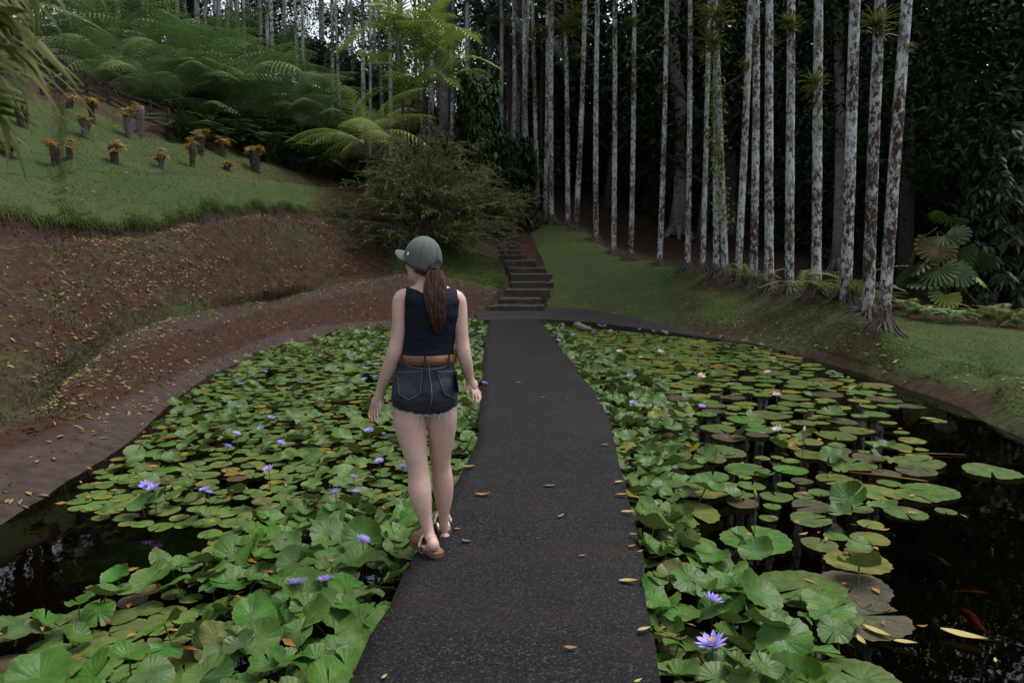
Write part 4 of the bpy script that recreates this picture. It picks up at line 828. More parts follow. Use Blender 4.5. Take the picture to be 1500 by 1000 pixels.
# hanging fringe at the lip
P, N = LS.sample(5000, cum[6]-.9, cum[6]+.5, .22, .78); n = len(P)
d = unit(np.stack([RNG.normal(.3, .4, n), RNG.normal(-.6, .4, n), RNG.uniform(-1.2, -.1, n)], 1)); v, f = leaf_quads(P, d, N, RNG.uniform(.08, .22, n), .014, .3)
tag(obj('lip_grass', mesh('lip_grass', v, f, M['grassblade'])), 'grass hanging over the edge of the soil cut', 'grass', kind='stuff')
# clods and pebbles of soil on the bank, the dirt strip and the palm mound
def clods(name, label, P, N, smax, m):
    n = len(P); base = np.array([(1, 0, 0), (-1, 0, 0), (0, 1, 0), (0, -1, 0), (0, 0, .7), (0, 0, -.7)], float); s = (RNG.uniform(.2, 1, n)**2*smax+.008)[:, None, None]
    v = (P-N*.004)[:, None, :]+(base[None]*RNG.uniform(.6, 1.4, (n, 6, 1))+RNG.normal(0, .18, (n, 6, 3)))*s
    f = np.array([(0, 2, 4), (2, 1, 4), (1, 3, 4), (3, 0, 4), (2, 0, 5), (1, 2, 5), (3, 1, 5), (0, 3, 5)]); ff = (np.arange(n)*6)[:, None, None]+f[None]
    tag(obj(name, mesh(name, v.reshape(-1, 3), ff.reshape(-1, 3), m, False)), label, 'soil', kind='stuff')
M['clod'] = plain('soil_clod', (.034, .017, .011), .95, .6, 3, .5, .05)
P, N = cat_(LS.sample(5200, cum[4], cum[5], .12, .9), LS.sample(2600, cum[2], cum[3], .12, .95), LS.sample(200, cum[1]+1.5, cum[2], .12, .95), LS.sample(1800, cum[5]-.5, cum[6]-.2, .14, .85)); clods('bank_clods', 'crumbs and clods of reddish soil on the left bank', P, N, .022, M['clod'])
P, N = cat_(RS.sample(2200, cr[2]-1, cr[3], .22, .75)); clods('mound_clods', 'crumbs of soil on the mound under the palms', P, N, .016, M['clod'])
rt = MB(); rr2 = random.Random(9)
for k in range(60):
    P1, N1 = LS.sample(1, cum[4]+4, cum[5]-2, .15, .85); p = Vector(P1[0]); nn_ = Vector(N1[0]); d = Vector((rr2.uniform(-1, 1), rr2.uniform(-.6, .6), rr2.uniform(-1.2, .2))); d = (d-nn_*d.dot(nn_)).normalized(); l = rr2.uniform(.12, .5)
    rt.tube([p+nn_*.0, p+d*l*.3+nn_*.02, p+d*l*.7+nn_*rr2.uniform(.005, .03)+Vector((.02, 0, 0)), p+d*l-nn_*.01], [.007, .006, .005, .002], 4, False)
tag(obj('bank_roots', rt.mesh('bank_roots', M['root'])), 'thin roots and twigs poking out of the left bank', 'roots', kind='stuff')
b = land(70, 418); t = thing('bare_twig', 'pale bare twig sticking up from the brown bank', 'twig', b); mb = MB(); mb.tube([(-.02, 0, -.05), (0, 0, .12), (.05, 0, .30), (.09, 0, .42)], [.022, .014, .010, .005], 6); mb.tube([(0, 0, .1), (-.05, 0, .02)], [.016, .01], 5); obj('stick', mb.mesh('stick', M['litter']), t)
# ================================================================== water lilies
def pad_mesh(kind, sd, flat=True, stuff=False):
    r_ = random.Random(sd); n = 36; rings = [.0, .3, .62, .86, 1.0]; V = []; rad = []; ang = []
    notch = r_.uniform(.10, .30); ph = [r_.uniform(0, 6.3) for _ in range(6)]; fold = r_.uniform(.05, .6); cup = r_.uniform(-.22, .28); teeth = r_.choice([13, 15, 17]) if not flat else r_.choice([17, 19])
    for k, q in enumerate(rings):
        for i in range(n+1):
            a = notch/2+(2*math.pi-notch)*i/n; rr = q
            if k == 4: rr *= 1+(.026 if flat else .030)*(1 if i % 2 else -1)+.035*math.sin(3*a+ph[0])
            x, y = rr*math.cos(a), rr*math.sin(a)*(1 if flat else .92)
            if flat: z = .018*math.sin(2*a+ph[1])*q+.014*math.sin(5*a+ph[2])*q*q
            else: z = cup*q*q+fold*(math.sqrt(y*y+.02)-.14)*.8+.10*math.sin(3*a+ph[1])*q**2+.07*math.sin(5*a+ph[2])*q**3+.022*math.sin(11*a+ph[4])*q**3+.16*q*q*math.sin(a+ph[3])
            V.append((x, y, z)); rad.append(q); ang.append(a)
    m = n+1; F = [(k*m+i, (k+1)*m+i, (k+1)*m+i+1, k*m+i+1) for k in range(1, 4) for i in range(n)] + [(0, m+i, m+i+1) for i in range(n)]
    return np.array(V), F, np.array(rad), np.array(ang)
FLATV = [pad_mesh('flat', 10+i) for i in range(6)]; RAISV = [pad_mesh('raised', 40+i, False) for i in range(14)]
def lily_me(D, name, tint=.4, stalk=False):
    V, F, rad, ang = D
    if stalk:
        mb = MB(); mb.add(V, F); mb.tube([(0, 0, 0), (.05, .03, -.7), (.02, -.06, -1.6)], .045, 6, False); k = mb.n-len(V)
        me = mb.mesh(name, M['lily']); rad = np.concatenate([rad, np.full(k, .3)]); ang = np.concatenate([ang, np.full(k, .17)])
    else: me = mesh(name, V, F, M['lily'])
    attr(me, 'rad', rad); attr(me, 'ang', ang); attr(me, 'tint', np.full(len(me.vertices), tint)); return me
FLATM = [lily_me(d, 'lily_pad') for d in FLATV]; RAISM = [lily_me(d, 'lily_leaf', .4, True) for d in RAISV]
def ip(rail, y): r = np.array(sorted([(q[1], q[0]) for q in rail])); return float(np.interp(y, r[:, 0], r[:, 1]))
PLd, PRd = catmull(PL, 80), catmull(PR, 80); WLd = catmull(Wl[:9], 60); WRd = catmull(Wr, 80)
def inpoly(px, py, poly):
    c = False; j = len(poly)-1
    for i in range(len(poly)):
        if (poly[i][1] > py) != (poly[j][1] > py) and px < (poly[j][0]-poly[i][0])*(py-poly[i][1])/(poly[j][1]-poly[i][1])+poly[i][0]: c = not c
        j = i
    return c
OPENL = [(-80, 730), (95, 735), (150, 765), (290, 780), (330, 800), (250, 845), (160, 865), (140, 895), (20, 920), (-80, 960)]
OPENL2 = [(380, 545), (560, 540), (560, 572), (470, 580), (370, 570)]
OPENL3 = [(-80, 660), (120, 640), (165, 680), (110, 735), (-80, 760)]
EDGE_R = [(478, 960), (500, 1090), (520, 1170), (545, 1215), (570, 1300), (620, 1305), (680, 1375), (730, 1400), (760, 1330), (800, 1270), (850, 1255), (900, 1305), (950, 1300), (1060, 1290)]
pads = []; cell = {}
def ok(x, y, r, k):
    cx, cy_ = int(x/.5), int(y/.5)
    for i in (-1, 0, 1):
        for j in (-1, 0, 1):
            for (a, b, c) in cell.get((cx+i, cy_+j), ()):
                if (a-x)**2+(b-y)**2 < ((c+r)*k)**2: return False
    cell.setdefault((cx, cy_), []).append((x, y, r)); return True
rp = random.Random(5)
for it in range(110000):
    y = 2.0+17.4*rp.random()**1.25; side = -1 if rp.random() < .5 else 1
    if side < 0: x0, x1 = float(np.interp(y, WLd[:, 1], WLd[:, 0])), float(np.interp(y, PLd[:, 1], PLd[:, 0]))
    else:
        x0 = float(np.interp(y, PRd[:, 1], PRd[:, 0])); x1 = 5.2
    x = rp.uniform(x0, x1); px, py = topx((x, y, WZ))
    if px < -60 or px > 1560: continue
    if side < 0:
        if x < x0+.15 or inpoly(px, py, OPENL) or inpoly(px, py, OPENL3): continue
        if inpoly(px, py, OPENL2) and rp.random() < .85: continue
        dp = x1-x
        praise = .85 if dp < .32 else (.6 if (py > 810 and px > 300) else (.4 if py > 740 and px > 420 else (.45 if y > 9 and dp < 1.0 else .07)))
        gap = mnoise.noise(Vector((x*1.1, y*.9, 2.2)))
        if gap > .34 and praise < .5 and rp.random() < .85: continue
        rs = rp.random() < praise; r = rp.uniform(.06, .125) if rs else rp.uniform(.055, .105); k = (.44 if py > 780 else .5) if rs else (.7 if py > 780 else .82)
    else:
        er = float(np.interp(py, [q[0] for q in EDGE_R], [q[1] for q in EDGE_R]))
        if px > er: continue
        dp = x-x0; yy = np.interp(py, [480, 560, 700, 790, 1000], [.45, 1.2, .6, .6, 1.25])
        praise = .85 if dp < yy*.58 else (.12 if dp < yy else .01)
        gap = mnoise.noise(Vector((x*1.2, y*.8, 8.2)))
        if praise < .2 and gap > (-.08 if py > 545 else .2) and px > 1010 and rp.random() < .93: continue
        rs = rp.random() < praise; r = rp.uniform(.065, .13) if rs else (rp.uniform(.10, .24) if rp.random() < .8 else rp.uniform(.05, .1)); k = .45 if rs else (.95 if px > 1040 else .8)
    lim = x1-x if side < 0 else x-x0
    if lim < r*.55 and not rs: continue
    if lim < r*.25: continue
    if not ok(x, y, r, k): continue
    pads.append((x, y, r, rs, side, px, py))
EXTRA = [(1345, 680, .21), (1362, 722, .2), (1452, 693, .215), (1278, 723, .20), (1372, 617, .10), (1385, 750, .07), (1335, 596, .16), (1250, 862, .19), (1262, 905, .22)]
for (a, b, r) in EXTRA:
    p = atz(a, b, WZ); pads.append((p.x, p.y, r, False, 1, a, b))
def colour(rs, side, y, q):
    if rs:
        if q < .84: return 'glossy green', (.046, .112, .012)
        if q < .975: return 'bluish green', (.056, .108, .026)
        return 'yellowing', (.10, .095, .022)
    if side < 0:
        if q < .62: return 'dull green', (.076, .120, .026)
        if q < .86: return 'light green', (.105, .15, .036)
        if q < .95: return 'yellowing', (.13, .115, .03)
        return 'brown', (.075, .045, .025)
    if q < .45: return 'olive green', (.066, .096, .020)
    if q < .70: return 'bright green', (.055, .122, .018)
    if q < .88: return 'brownish', (.062, .050, .028)
    return 'yellow-edged', (.12, .12, .026)
pads.sort(key=lambda q: -(q[2]/q[1])**2/q[1]*(1 if -30 < q[5] < 1530 and q[6] < 1020 else .2))
nf = nr_ = 0; restV = []; restF = []; restA = [[], [], []]; nv = 0
for i, (x, y, r, rs, side, px, py) in enumerate(pads):
    cn, c = colour(rs, side, y, rp.random())
    yaw = rp.uniform(0, 6.3); near = 'at the very front' if y < 3.1 else 'in the foreground' if y < 3.9 else 'level with the woman' if y < 5 else 'past the woman' if y < 7 else 'by the path bend' if y < 9.5 else 'far back'; dl = abs(x-float(np.interp(y, (PLd if side < 0 else PRd)[:, 1], (PLd if side < 0 else PRd)[:, 0]))); near = ('path edge' if dl < .45 else 'middle part' if dl < 1.7 else ('bank side' if side < 0 else 'open water side'))+', '+near; big = 'large' if r > (.105 if rs else .092 if side < 0 else .18) else 'small' if r < (.08 if rs else .07 if side < 0 else .12) else 'middling'
    if rs: z = WZ+rp.uniform(.03, .13)+(.03 if y < 4.5 else 0); tx, ty = rp.uniform(-.5, .5), rp.uniform(-.5, .5)
    else: z = WZ+.008+rp.random()*.014; tx, ty = rp.uniform(-.03, .03), rp.uniform(-.03, .03)
    if (rs and nr_ < 290) or (not rs and nf < 295):
        me = (RAISM if rs else FLATM)[i % (14 if rs else 6)]
        o = obj('lily_leaf' if rs else 'lily_pad', me, None, (x, y, z), (tx, ty, yaw), r); o.color = (*[k_*rp.uniform(.85, 1.15) for k_ in c], 1)
        sd_ = 'left' if side < 0 else 'right'
        tag(o, f"{big} {'raised' if rs else 'flat'} {cn} lily {'leaf' if rs else 'pad'} in {sd_} pond, {near}", 'lily leaf' if rs else 'lily pad', f"{big} {cn} {'raised lily leaves' if rs else 'flat lily pads'} {sd_} {near}")
        if rs: nr_ += 1
        else: nf += 1
    else:
        V, F, rad, ang = (RAISV if rs else FLATV)[i % (14 if rs else 6)]
        R = np.array((Matrix.Rotation(yaw, 3, 'Z') @ Matrix.Rotation(tx, 3, 'X') @ Matrix.Rotation(ty, 3, 'Y'))); restV.append(V*r @ R.T+np.array((x, y, z))); restF += [tuple(j+nv for j in f) for f in F]; nv += len(V)
        tn = {'glossy green': .25, 'bluish green': .1, 'yellowing': .93, 'dull green': .3, 'light green': .62, 'brown': 1.0, 'olive green': .6, 'bright green': .7, 'brownish': .97, 'yellow-edged': .88}[cn]
        restA[0].append(rad); restA[1].append(ang); restA[2].append(np.full(len(V), tn+rp.uniform(-.04, .03)))
me = mesh('far_lily_pads', np.concatenate(restV), restF, M['lily'])
for a_, n_ in zip(restA, ('rad', 'ang', 'tint')): attr(me, n_, np.concatenate(a_))
o = tag(obj('far_lily_pads', me), 'dense carpet of smaller lily pads covering the far pond', 'lily pads', kind='stuff'); o.color = (.070, .120, .024, 1)
# a few brown stained or decayed pads and debris between the leaves
P = []; 
for q in pads[::2]: P.append((q[0]+rp.uniform(-.12, .12), q[1]+rp.uniform(-.12, .12), WZ+.03+(.06 if q[3] else 0)))
P = np.array(P)[:700]; n = len(P); v, f = leaf_quads(P, rdir(n, -.1, .1), rdir(n, .8, 1), RNG.uniform(.03, .11, n), RNG.uniform(.012, .035, n), 0)
tag(obj('pond_leaf_litter', mesh('pond_leaf_litter', v, f, M['litter_b'])), 'small brown and yellow leaf scraps lying on the lily pads', 'leaf litter', kind='stuff')
# ---- flowers
def flower_mesh(m, n1=9, n2=8, open_=.9, L=1.0):
    mb = MB()
    for ring, (n, el, l) in enumerate(((n1, .35*open_, L), (n2, .75*open_, L*.85), (6, 1.15*open_ if open_ < 1 else 1.1, L*.62))):
        for k in range(n):
            a = 2*math.pi*(k+.5*ring)/n+random.uniform(-.08, .08); e = el+random.uniform(-.1, .1); ca, sa = math.cos(a), math.sin(a); ce, se = math.cos(e), math.sin(e); w_ = .15*l
            q = []
            for t_, ww in ((.08, .5), (.45, 1), (.75, .8), (1.0, .02)):
                rr = l*t_*ce; z = l*t_*se+.10*l*t_*t_; q += [(rr*ca-w_*ww*sa, rr*sa+w_*ww*ca, z+.02), (rr*ca, rr*sa, z-.02*ww), (rr*ca+w_*ww*sa, rr*sa-w_*ww*ca, z+.02)]
            mb.add(q, [(i*3+j, i*3+j+1, i*3+j+4, i*3+j+3) for i in range(3) for j in range(2)])
    return mb.mesh('petals', m)
FP = [flower_mesh(M['purple'], 9, 8, .95), flower_mesh(M['purple'], 10, 9, .75)]; FK = flower_mesh(M['pink'], 8, 7, 1.15); 
mb = MB(); 
for k in range(14):
    a = 2.4*k; r = .16*math.sqrt(k/14); mb.tube([(r*.6*math.cos(a), r*.6*math.sin(a), 0), (r*1.3*math.cos(a), r*1.3*math.sin(a), .34)], [.03, .02], 4)
STM = mb.mesh('stamens', M['yellow'])
def bud_mesh(m):
    mb = MB(); mb.tube([(0, 0, -.1), (0, 0, .15), (0, 0, .5), (0, 0, .85), (0, 0, 1.15)], [.08, .24, .28, .18, .02], 9); return mb.mesh('bud_petals', m)
BUDG, BUDP = bud_mesh(M['bud']), bud_mesh(M['pink'])
mb = MB(); mb.tube([(0, 0, .02), (.05, .02, -1.5), (.1, -.03, -6)], [.07, .06, .06], 6); STEM = mb.mesh('stem', M['lily_stem'])
def flower(px, py, dia, kind, label, h=.15, group=None):
    if kind == 'p': h += .04; dia *= 1.15
    c = atz(px, py, WZ+h); s = dia/2; t = thing('water_lily_bud' if kind in 'gb' else 'water_lily_flower', label, 'flower', c, group); tilt = (random.uniform(.1, .5), random.uniform(-.3, .3), random.uniform(0, 6))
    if kind == 'p': obj('petals', random.choice(FP), t, None, tilt, s); obj('stamens', STM, t, (0, 0, .1*s), tilt, s)
    elif kind == 'k': obj('petals', FK, t, None, tilt, s); obj('stamens', STM, t, (0, 0, .1*s), tilt, s)
    else: obj('bud_petals', BUDG if kind == 'g' else BUDP, t, None, (random.uniform(-.2, .2), random.uniform(-.2, .2), 0), s)
    obj('stem', STEM, t, None, None, (s*.9, s*.9, (h+.15)/6))
named = [(434, 855, .10, 'p', 'purple water lily with yellow centre open in the left foreground'), (478, 851, .095, 'p', 'purple water lily right next to the largest left foreground bloom'), (531, 792, .085, 'p', 'purple water lily just left of the woman sandal'), (214, 712, .10, 'p', 'left bloom of the joined purple pair near the open water'), (226, 716, .10, 'p', 'right bloom of the joined purple pair near the open water'), (300, 718, .075, 'p', 'low purple water lily mirrored in the dark water on the left'), (306, 722, .06, 'p', 'smaller purple bloom touching the mirrored one'),
         (492, 722, .085, 'p', 'purple water lily left of the woman calf, left of two'), (521, 721, .07, 'p', 'purple water lily left of the woman calf, right of two'), (518, 700, .07, 'p', 'purple water lily above the calf-level pair'), (541, 632, .10, 'p', 'pale purple water lily under the woman left hand'), (562, 636, .05, 'p', 'small violet bloom between hand and thigh'), (556, 676, .075, 'p', 'purple water lily left of the woman left knee'), (589, 684, .08, 'p', 'purple water lily touching the woman left knee'), (709, 562, .10, 'p', 'purple water lily at the path edge beside the woman right hand'),
         (1044, 945, .125, 'p', 'spiky purple water lily among raised leaves in the right foreground'), (1043, 881, .10, 'p', 'smaller purple water lily above the right foreground bloom'), (923, 551, .10, 'p', 'pale purple water lily near the path bend'), (928, 591, .10, 'p', 'purple water lily among leaves right of the path bend'), (1028, 596, .09, 'p', 'purple water lily at the edge of the dark water on the right'), (886, 478, .13, 'p', 'tall violet water lily standing by the landing kerb'), (1027, 552, .15, 'k', 'mauve-pink water lily among right pads'),
         (1140, 631, .14, 'k', 'white-pink water lily floating among brown pads'), (1138, 580, .16, 'k', 'pink-white pointed water lily on the right pond'), (1125, 547, .16, 'k', 'creamy white water lily on the right pond'), (895, 485, .11, 'k', 'pale pink water lily near the landing kerb'), (907, 516, .15, 'k', 'pink water lily left one of the far right trio'), (967, 516, .15, 'k', 'pink water lily right one of the far right trio'), (939, 524, .09, 'k', 'pink water lily middle of the far right trio'), (840, 525, .10, 'k', 'whitish bloom at the right edge of the path')]
for q in named: flower(*q)
flower(1107, 728, .085, 'g', 'tall green lily bud on a stout stem among right pads', .34); flower(1177, 632, .10, 'b', 'closed pink lily bud on a stem beside the white-pink bloom', .24); flower(1112, 540, .09, 'g', 'pale green lily bud left of the creamy white bloom', .25)
for (px, py) in [(394, 688), (411, 650), (333, 655), (346, 636), (384, 628), (397, 613), (352, 563), (388, 545), (352, 597), (470, 521), (512, 526), (533, 540), (546, 506), (552, 534), (535, 556), (549, 553), (430, 530), (560, 494), (440, 556), (500, 508)]:
    flower(px, py, .085, 'p', 'small purple water lily in the left pond between bank and woman', .13, 'small purple lilies left of the woman')
for (px, py) in [(690, 483), (702, 487), (697, 500), (704, 512), (690, 520), (680, 492)]: flower(px, py, .10, 'p', 'small purple water lily between the woman and the far path', .15, 'purple lilies behind the woman arm')
for (px, py) in [(818, 499), (824, 482), (840, 491), (869, 488), (937, 483), (957, 485), (971, 486), (1023, 517), (1093, 498), (1115, 505), (812, 488)]: flower(px, py, .10, 'p', 'small purple water lily in the far right pond near the kerb', .15, 'purple lilies near the landing kerb')
# ---- koi under the surface
def koi(pa, pb, label, m):
    a, b = atz(*pa, WZ-.03), atz(*pb, WZ-.03); a.z = b.z = WZ-.05; b = a+(b-a)*.8; d = b-a; L = d.length; yaw = math.atan2(d.y, d.x)
    t = thing('koi_fish', label, 'fish', (a.x, a.y, WZ-.075), 'koi in the dark water'); n = 10; pts = [(L*i/(n-1), .04*L*math.sin(i*.7), 0) for i in range(n)]
    mb = MB(); mb.tube(pts, [L*k for k in (.012, .022, .038, .056, .07, .078, .078, .07, .05, .018)], 10, True, 1.15); o = obj('body', mb.mesh('body', m), t)
    tl = MB(); tl.add([(.02*L, .0, 0), (-.16*L, .05*L, .05*L), (-.10*L, .01*L, 0), (-.17*L, .0, -.05*L), (-.17*L, .07*L, -.02*L)], [(0, 1, 2), (0, 2, 3), (0, 4, 2)]); obj('tail_fin', tl.mesh('tail_fin', m), t)
    for s in (-1, 1):
        fn = MB(); fn.add([(.74*L, s*.06*L, -.02*L), (.62*L, s*.17*L, -.04*L), (.58*L, s*.12*L, -.04*L), (.68*L, s*.06*L, -.03*L)], [(0, 1, 2, 3)]); obj('pectoral_fin', fn.mesh('pectoral_fin', m), t)
    df = MB(); df.add([(.62*L, 0, .07*L), (.5*L, 0, .12*L), (.3*L, 0, .06*L), (.45*L, .01, .06*L)], [(0, 1, 2, 3)]); obj('dorsal_fin', df.mesh('dorsal_fin', m), t)
    t.rotation_euler = (0, 0, yaw)
M['koi'] = plain('orange_koi', (.72, .22, .08), .4, .4, 12); M['koi2'] = plain('pale_koi', (.55, .32, .20), .4, .4, 12)
koi((1458, 922), (1396, 870), 'orange koi heading left near the bottom right corner', M['koi']); koi((1404, 855), (1458, 857), 'dim orange koi above the brightest one, swimming right', M['koi']); koi((1362, 800), (1405, 825), 'pale brownish koi nearest the lily pads', M['koi2'])
# ---- single leaves on path and water
def drop_leaf(sd, m):
    r = random.Random(sd); n = 7; V = []; cu = r.uniform(.05, .3); bd = r.uniform(-.25, .25)
    for i in range(n):
        u = i/(n-1); w_ = .17*math.sin(math.pi*(.04+.94*u)**.85); z = cu*(u-.5)**2; y = bd*(u-.5)**2
        V += [(u-.5, y-w_, z+.06), (u-.5, y, z), (u-.5, y+w_, z+.05)]
    return mesh('fallen_leaf', V, [(i*3+j, i*3+j+1, i*3+j+4, i*3+j+3) for i in range(n-1) for j in range(2)], m)
DL = {'o': [drop_leaf(1, M['litter_b']), drop_leaf(2, M['litter_b'])], 'y': [drop_leaf(3, M['litter_y']), drop_leaf(4, M['litter_y'])], 'g': [drop_leaf(5, M['palm'])]}
PLV = [(687, 683, 20, 'y', .1, 'narrow yellow fallen leaf on the path right of the woman knee'), (708, 724, 25, 'o', .0, 'orange fallen leaf on the path right of the woman calf'), (806, 711, 20, 'o', 0, 'orange-brown fallen leaf in the middle of the path'), (822, 755, 15, 'g', .9, 'small yellow-green fallen leaf in the middle of the path'), (670, 774, 12, 'o', -.3, 'tiny tan leaf on the path beside the far sandal'), (684, 792, 17, 'o', -.2, 'tan fallen leaf on the path right of the near sandal'), (853, 813, 12, 'o', .3, 'dark brown crumpled leaf alone on the path'),
       (921, 850, 30, 'y', -.15, 'long pale leaf at the right path edge'), (926, 799, 14, 'o', .4, 'brown leaf at the right path edge, middle of three'), (938, 807, 12, 'o', .5, 'brown leaf at the right path edge, lowest of three'), (928, 782, 15, 'o', -.4, 'brown leaf at the right path edge, topmost of three'), (921, 749, 22, 'y', -.2, 'pale curved leaf on the path edge beside the lilies'), (912, 724, 22, 'o', .1, 'crumpled rusty leaf on the right path edge'), (907, 705, 15, 'y', .3, 'small yellow leaf on the right path edge'), (887, 651, 12, 'o', -.3, 'small rusty leaf by the path bend'),
       (943, 921, 28, 'y', .6, 'curled tan leaf at the right path edge in the foreground'), (836, 948, 22, 'o', .05, 'orange leaf lying in the path foreground'), (563, 990, 16, 'y', 1.2, 'small yellow leaf at the bottom left of the path'), (935, 996, 16, 'y', .5, 'tan leaf cut by the bottom edge of the picture'), (795, 582, 10, 'o', .2, 'small reddish leaf far along the path'), (760, 560, 8, 'y', 0, 'tiny yellow leaf far along the path'), (830, 585, 9, 'o', .4, 'tiny brown leaf near the path bend')]
for k, (px, py, ln, c, yaw, lb) in enumerate(PLV):
    p = atz(px, py, .012); s = ln*p.y/1000; tag(obj('fallen_leaf', DL[c][k % len(DL[c])], None, p, (random.uniform(-.1, .1), random.uniform(-.1, .1), yaw), s), lb, 'leaf', 'fallen leaves on the path')
for k, (px, py, ln, c, yaw, lb) in enumerate([(1412, 931, 62, 'y', -.5, 'long olive-yellow leaf floating near the bottom right'), (1326, 940, 34, 'y', -.2, 'pale leaf floating left of the long olive one'), (1285, 925, 44, 'y', -.9, 'pale tan leaf lying on a yellow pad'), (1360, 613, 22, 'y', -.2, 'curled dry tip of the floating leaf near the right bank'), (1458, 966, 14, 'y', 1, 'small yellow leaf floating at the bottom right'), (1352, 917, 18, 'o', .1, 'little orange leaf floating beside the koi'), (1296, 776, 20, 'o', .2, 'rusty leaf floating right of the pads'), (1392, 690, 0, 'o', 0, ''), (1178, 782, 20, 'o', .5, 'brown leaf on pads near the tall bud'), (1260, 936, 28, 'y', 1.5, 'yellow leaf standing among the right foreground pads')]):
    if not ln: continue
    p = atz(px, py, WZ+.02); s = ln*p.y/1000; tag(obj('floating_leaf', DL[c][k % len(DL[c])], None, p, (0, 0, yaw), s), lb, 'leaf', 'dead leaves floating on the pond')
t = thing('floating_reed', 'thin straight dead reed floating near the right bank', 'reed', atz(1360, 665, WZ+.01)); mb = MB(); mb.tube([(-.27, 0, 0), (0, .01, .006), (.33, -.01, 0)], [.003, .004, .002], 5); obj('stalk', mb.mesh('stalk', M['litter_b']), t)
t = thing('floating_reed', 'bent orange stalk lying across the right pads', 'reed', atz(1310, 700, WZ+.03)); mb = MB(); mb.tube([(-.28, .16, 0), (-.05, .03, .012), (.22, -.08, 0)], [.003, .006, .005], 5); obj('stalk', mb.mesh('stalk', M['litter_b']), t)
c = atz(853, 478, -.05); t = thing('drain_stone', 'pale grey stone lying against the landing kerb', 'stone', c); mb = MB(); mb.ball((0, -.05, -.02), (.26, .12, .09), 10, 7, Matrix.Rotation(.4, 3, 'Y')); me = mb.mesh('stone_body', M['greybark'])
for v in me.vertices: v.co += Vector((1, 1, 1))*.03*fbm(v.co*5, 1)
obj('stone_body', me, t)
# ================================================================== the woman walking away on the path
def skin_mat():
    t = NT('skin'); n = t.noise(9, 4, .6); n2 = t.noise(60, 3, .6)
    c = t.ramp(n, (.3, (.46, .290, .245)), (.7, (.545, .375, .325))); c = t.mix(t.ramp(n2, (.5, 0.0), (.75, .4)), c, (.40, .22, .18))
    return t.pbr(c, .5, t.bump(n2, .12, .004), .4, sub=.12)
M['skin'] = skin_mat()
def fabric(name, c, var=.3, scale=350, bump=.3, rough=.85):
    t = NT(name); n = t.noise(scale, 2, .5); n2 = t.noise(14, 4, .6)
    lo = tuple(x*(1-var) for x in c); hi = tuple(x*(1+var) for x in c)
    col = t.mix(.5, t.ramp(n, (.35, lo), (.65, hi)), t.ramp(n2, (.3, lo), (.7, hi)))
    return t.pbr(col, rough, t.bump(t.math('ADD', n, t.math('MULTIPLY', n2, 2.0)), bump, .006), .2)
M['navy'] = fabric('navy_knit', (.0065, .008, .017), .25); M['denim'] = fabric('charcoal_denim', (.028, .031, .043), .7, 420, .4); M['fray'] = plain('frayed_threads', (.50, .51, .55), .9)
M['stitch'] = plain('denim_stitching', (.15, .155, .17), .9); M['leather'] = plain('tan_leather', (.13, .055, .028), .5, .2, 25, .15); M['cap'] = fabric('sage_cap_cotton', (.085, .100, .092), .14, 260, .12)
M['cap_in'] = plain('cap_dark_trim', (.014, .018, .018), .8); M['white_fabric'] = plain('white_embroidery', (.70, .70, .72), .8); M['suede'] = plain('brown_suede', (.17, .082, .045), .85, .25, 40, .3); M['fur'] = plain('cream_fleece', (.66, .60, .54), .95, .2, 90, .9); M['sole'] = plain('sandal_sole', (.10, .055, .035), .8, .2, 30)
def hair_mat():
    t = NT('auburn_hair'); n = t.noise(60, 3, .6, t.co('Object', (1, 1, .12)))
    return t.pbr(t.ramp(n, (.25, (.018, .008, .006)), (.6, (.075, .023, .012)), (.85, (.16, .052, .026))), .42, None, .5)
M['hair'] = hair_mat()
WY = 3.62
def W(px, py, dy=0.0): return at(px, py, WY+dy)
S1 = WY/1000
class Ring:
    pass
def loft_rings(mb, rings, n=44):
    """rings: (px, py, dy, half-width px, half-depth m)"""
    V = []; rings = smooth_chain(rings, 3)
    for (px, py, dy, hw, dp) in rings:
        c = W(px, py, dy)
        for j in range(n):
            a = 2*math.pi*j/n; V.append(c+Vector((math.cos(a)*hw*S1, math.sin(a)*dp, 0)))
    k = len(rings); F = [(i*n+j, i*n+(j+1) % n, (i+1)*n+(j+1) % n, (i+1)*n+j) for i in range(k-1) for j in range(n)]
    F.append(tuple(range(n-1, -1, -1))); F.append(tuple((k-1)*n+j for j in range(n))); mb.add(V, F)
def smooth_chain(ch, k=4): return [tuple(q) for q in catmull(np.array(ch, float), (len(ch)-1)*k+1)]
def limb(mb, ch, n=30):
    ch = smooth_chain(ch)
    if ch[0][1] > 570: ch = [(a, b, c, r*.93) for a, b, c, r in ch]
    mb.tube([W(a, b, c) for a, b, c, r in ch], [r*S1 for a, b, c, r in ch], n)
TORSO = [(622, 608, 0, 30, .06), (622, 598, 0, 42, .100), (622, 585, 0, 45.5, .118), (622, 570, 0, 45.2, .120), (623, 552, 0, 42, .112), (625, 533, 0, 37.5, .100), (626, 517, 0, 36.2, .092), (628, 500, 0, 35.2, .092), (630, 484, 0, 36, .098), (632, 468, 0, 38, .106), (633, 452, 0, 40, .108), (632, 440, 0, 42.5, .098), (631, 430, 0, 41, .078), (630, 423, .0, 33, .062), (629, 417, 0, 22, .054), (627, 409, .005, 14.5, .054), (625, 398, .01, 14, .054), (622, 388, .015, 14, .054)]
LEG_L = [(604, 580, 0, 26), (601, 605, -.015, 27.5), (602, 628, -.025, 25.5), (606, 650, -.035, 21.5), (609, 668, -.045, 18.5), (612, 683, -.05, 17.2), (614, 700, -.06, 17.6), (615, 718, -.075, 18.2), (618, 738, -.08, 15.8), (623, 760, -.08, 10.8), (628, 778, -.085, 8.6), (631, 789, -.10, 9.0)]
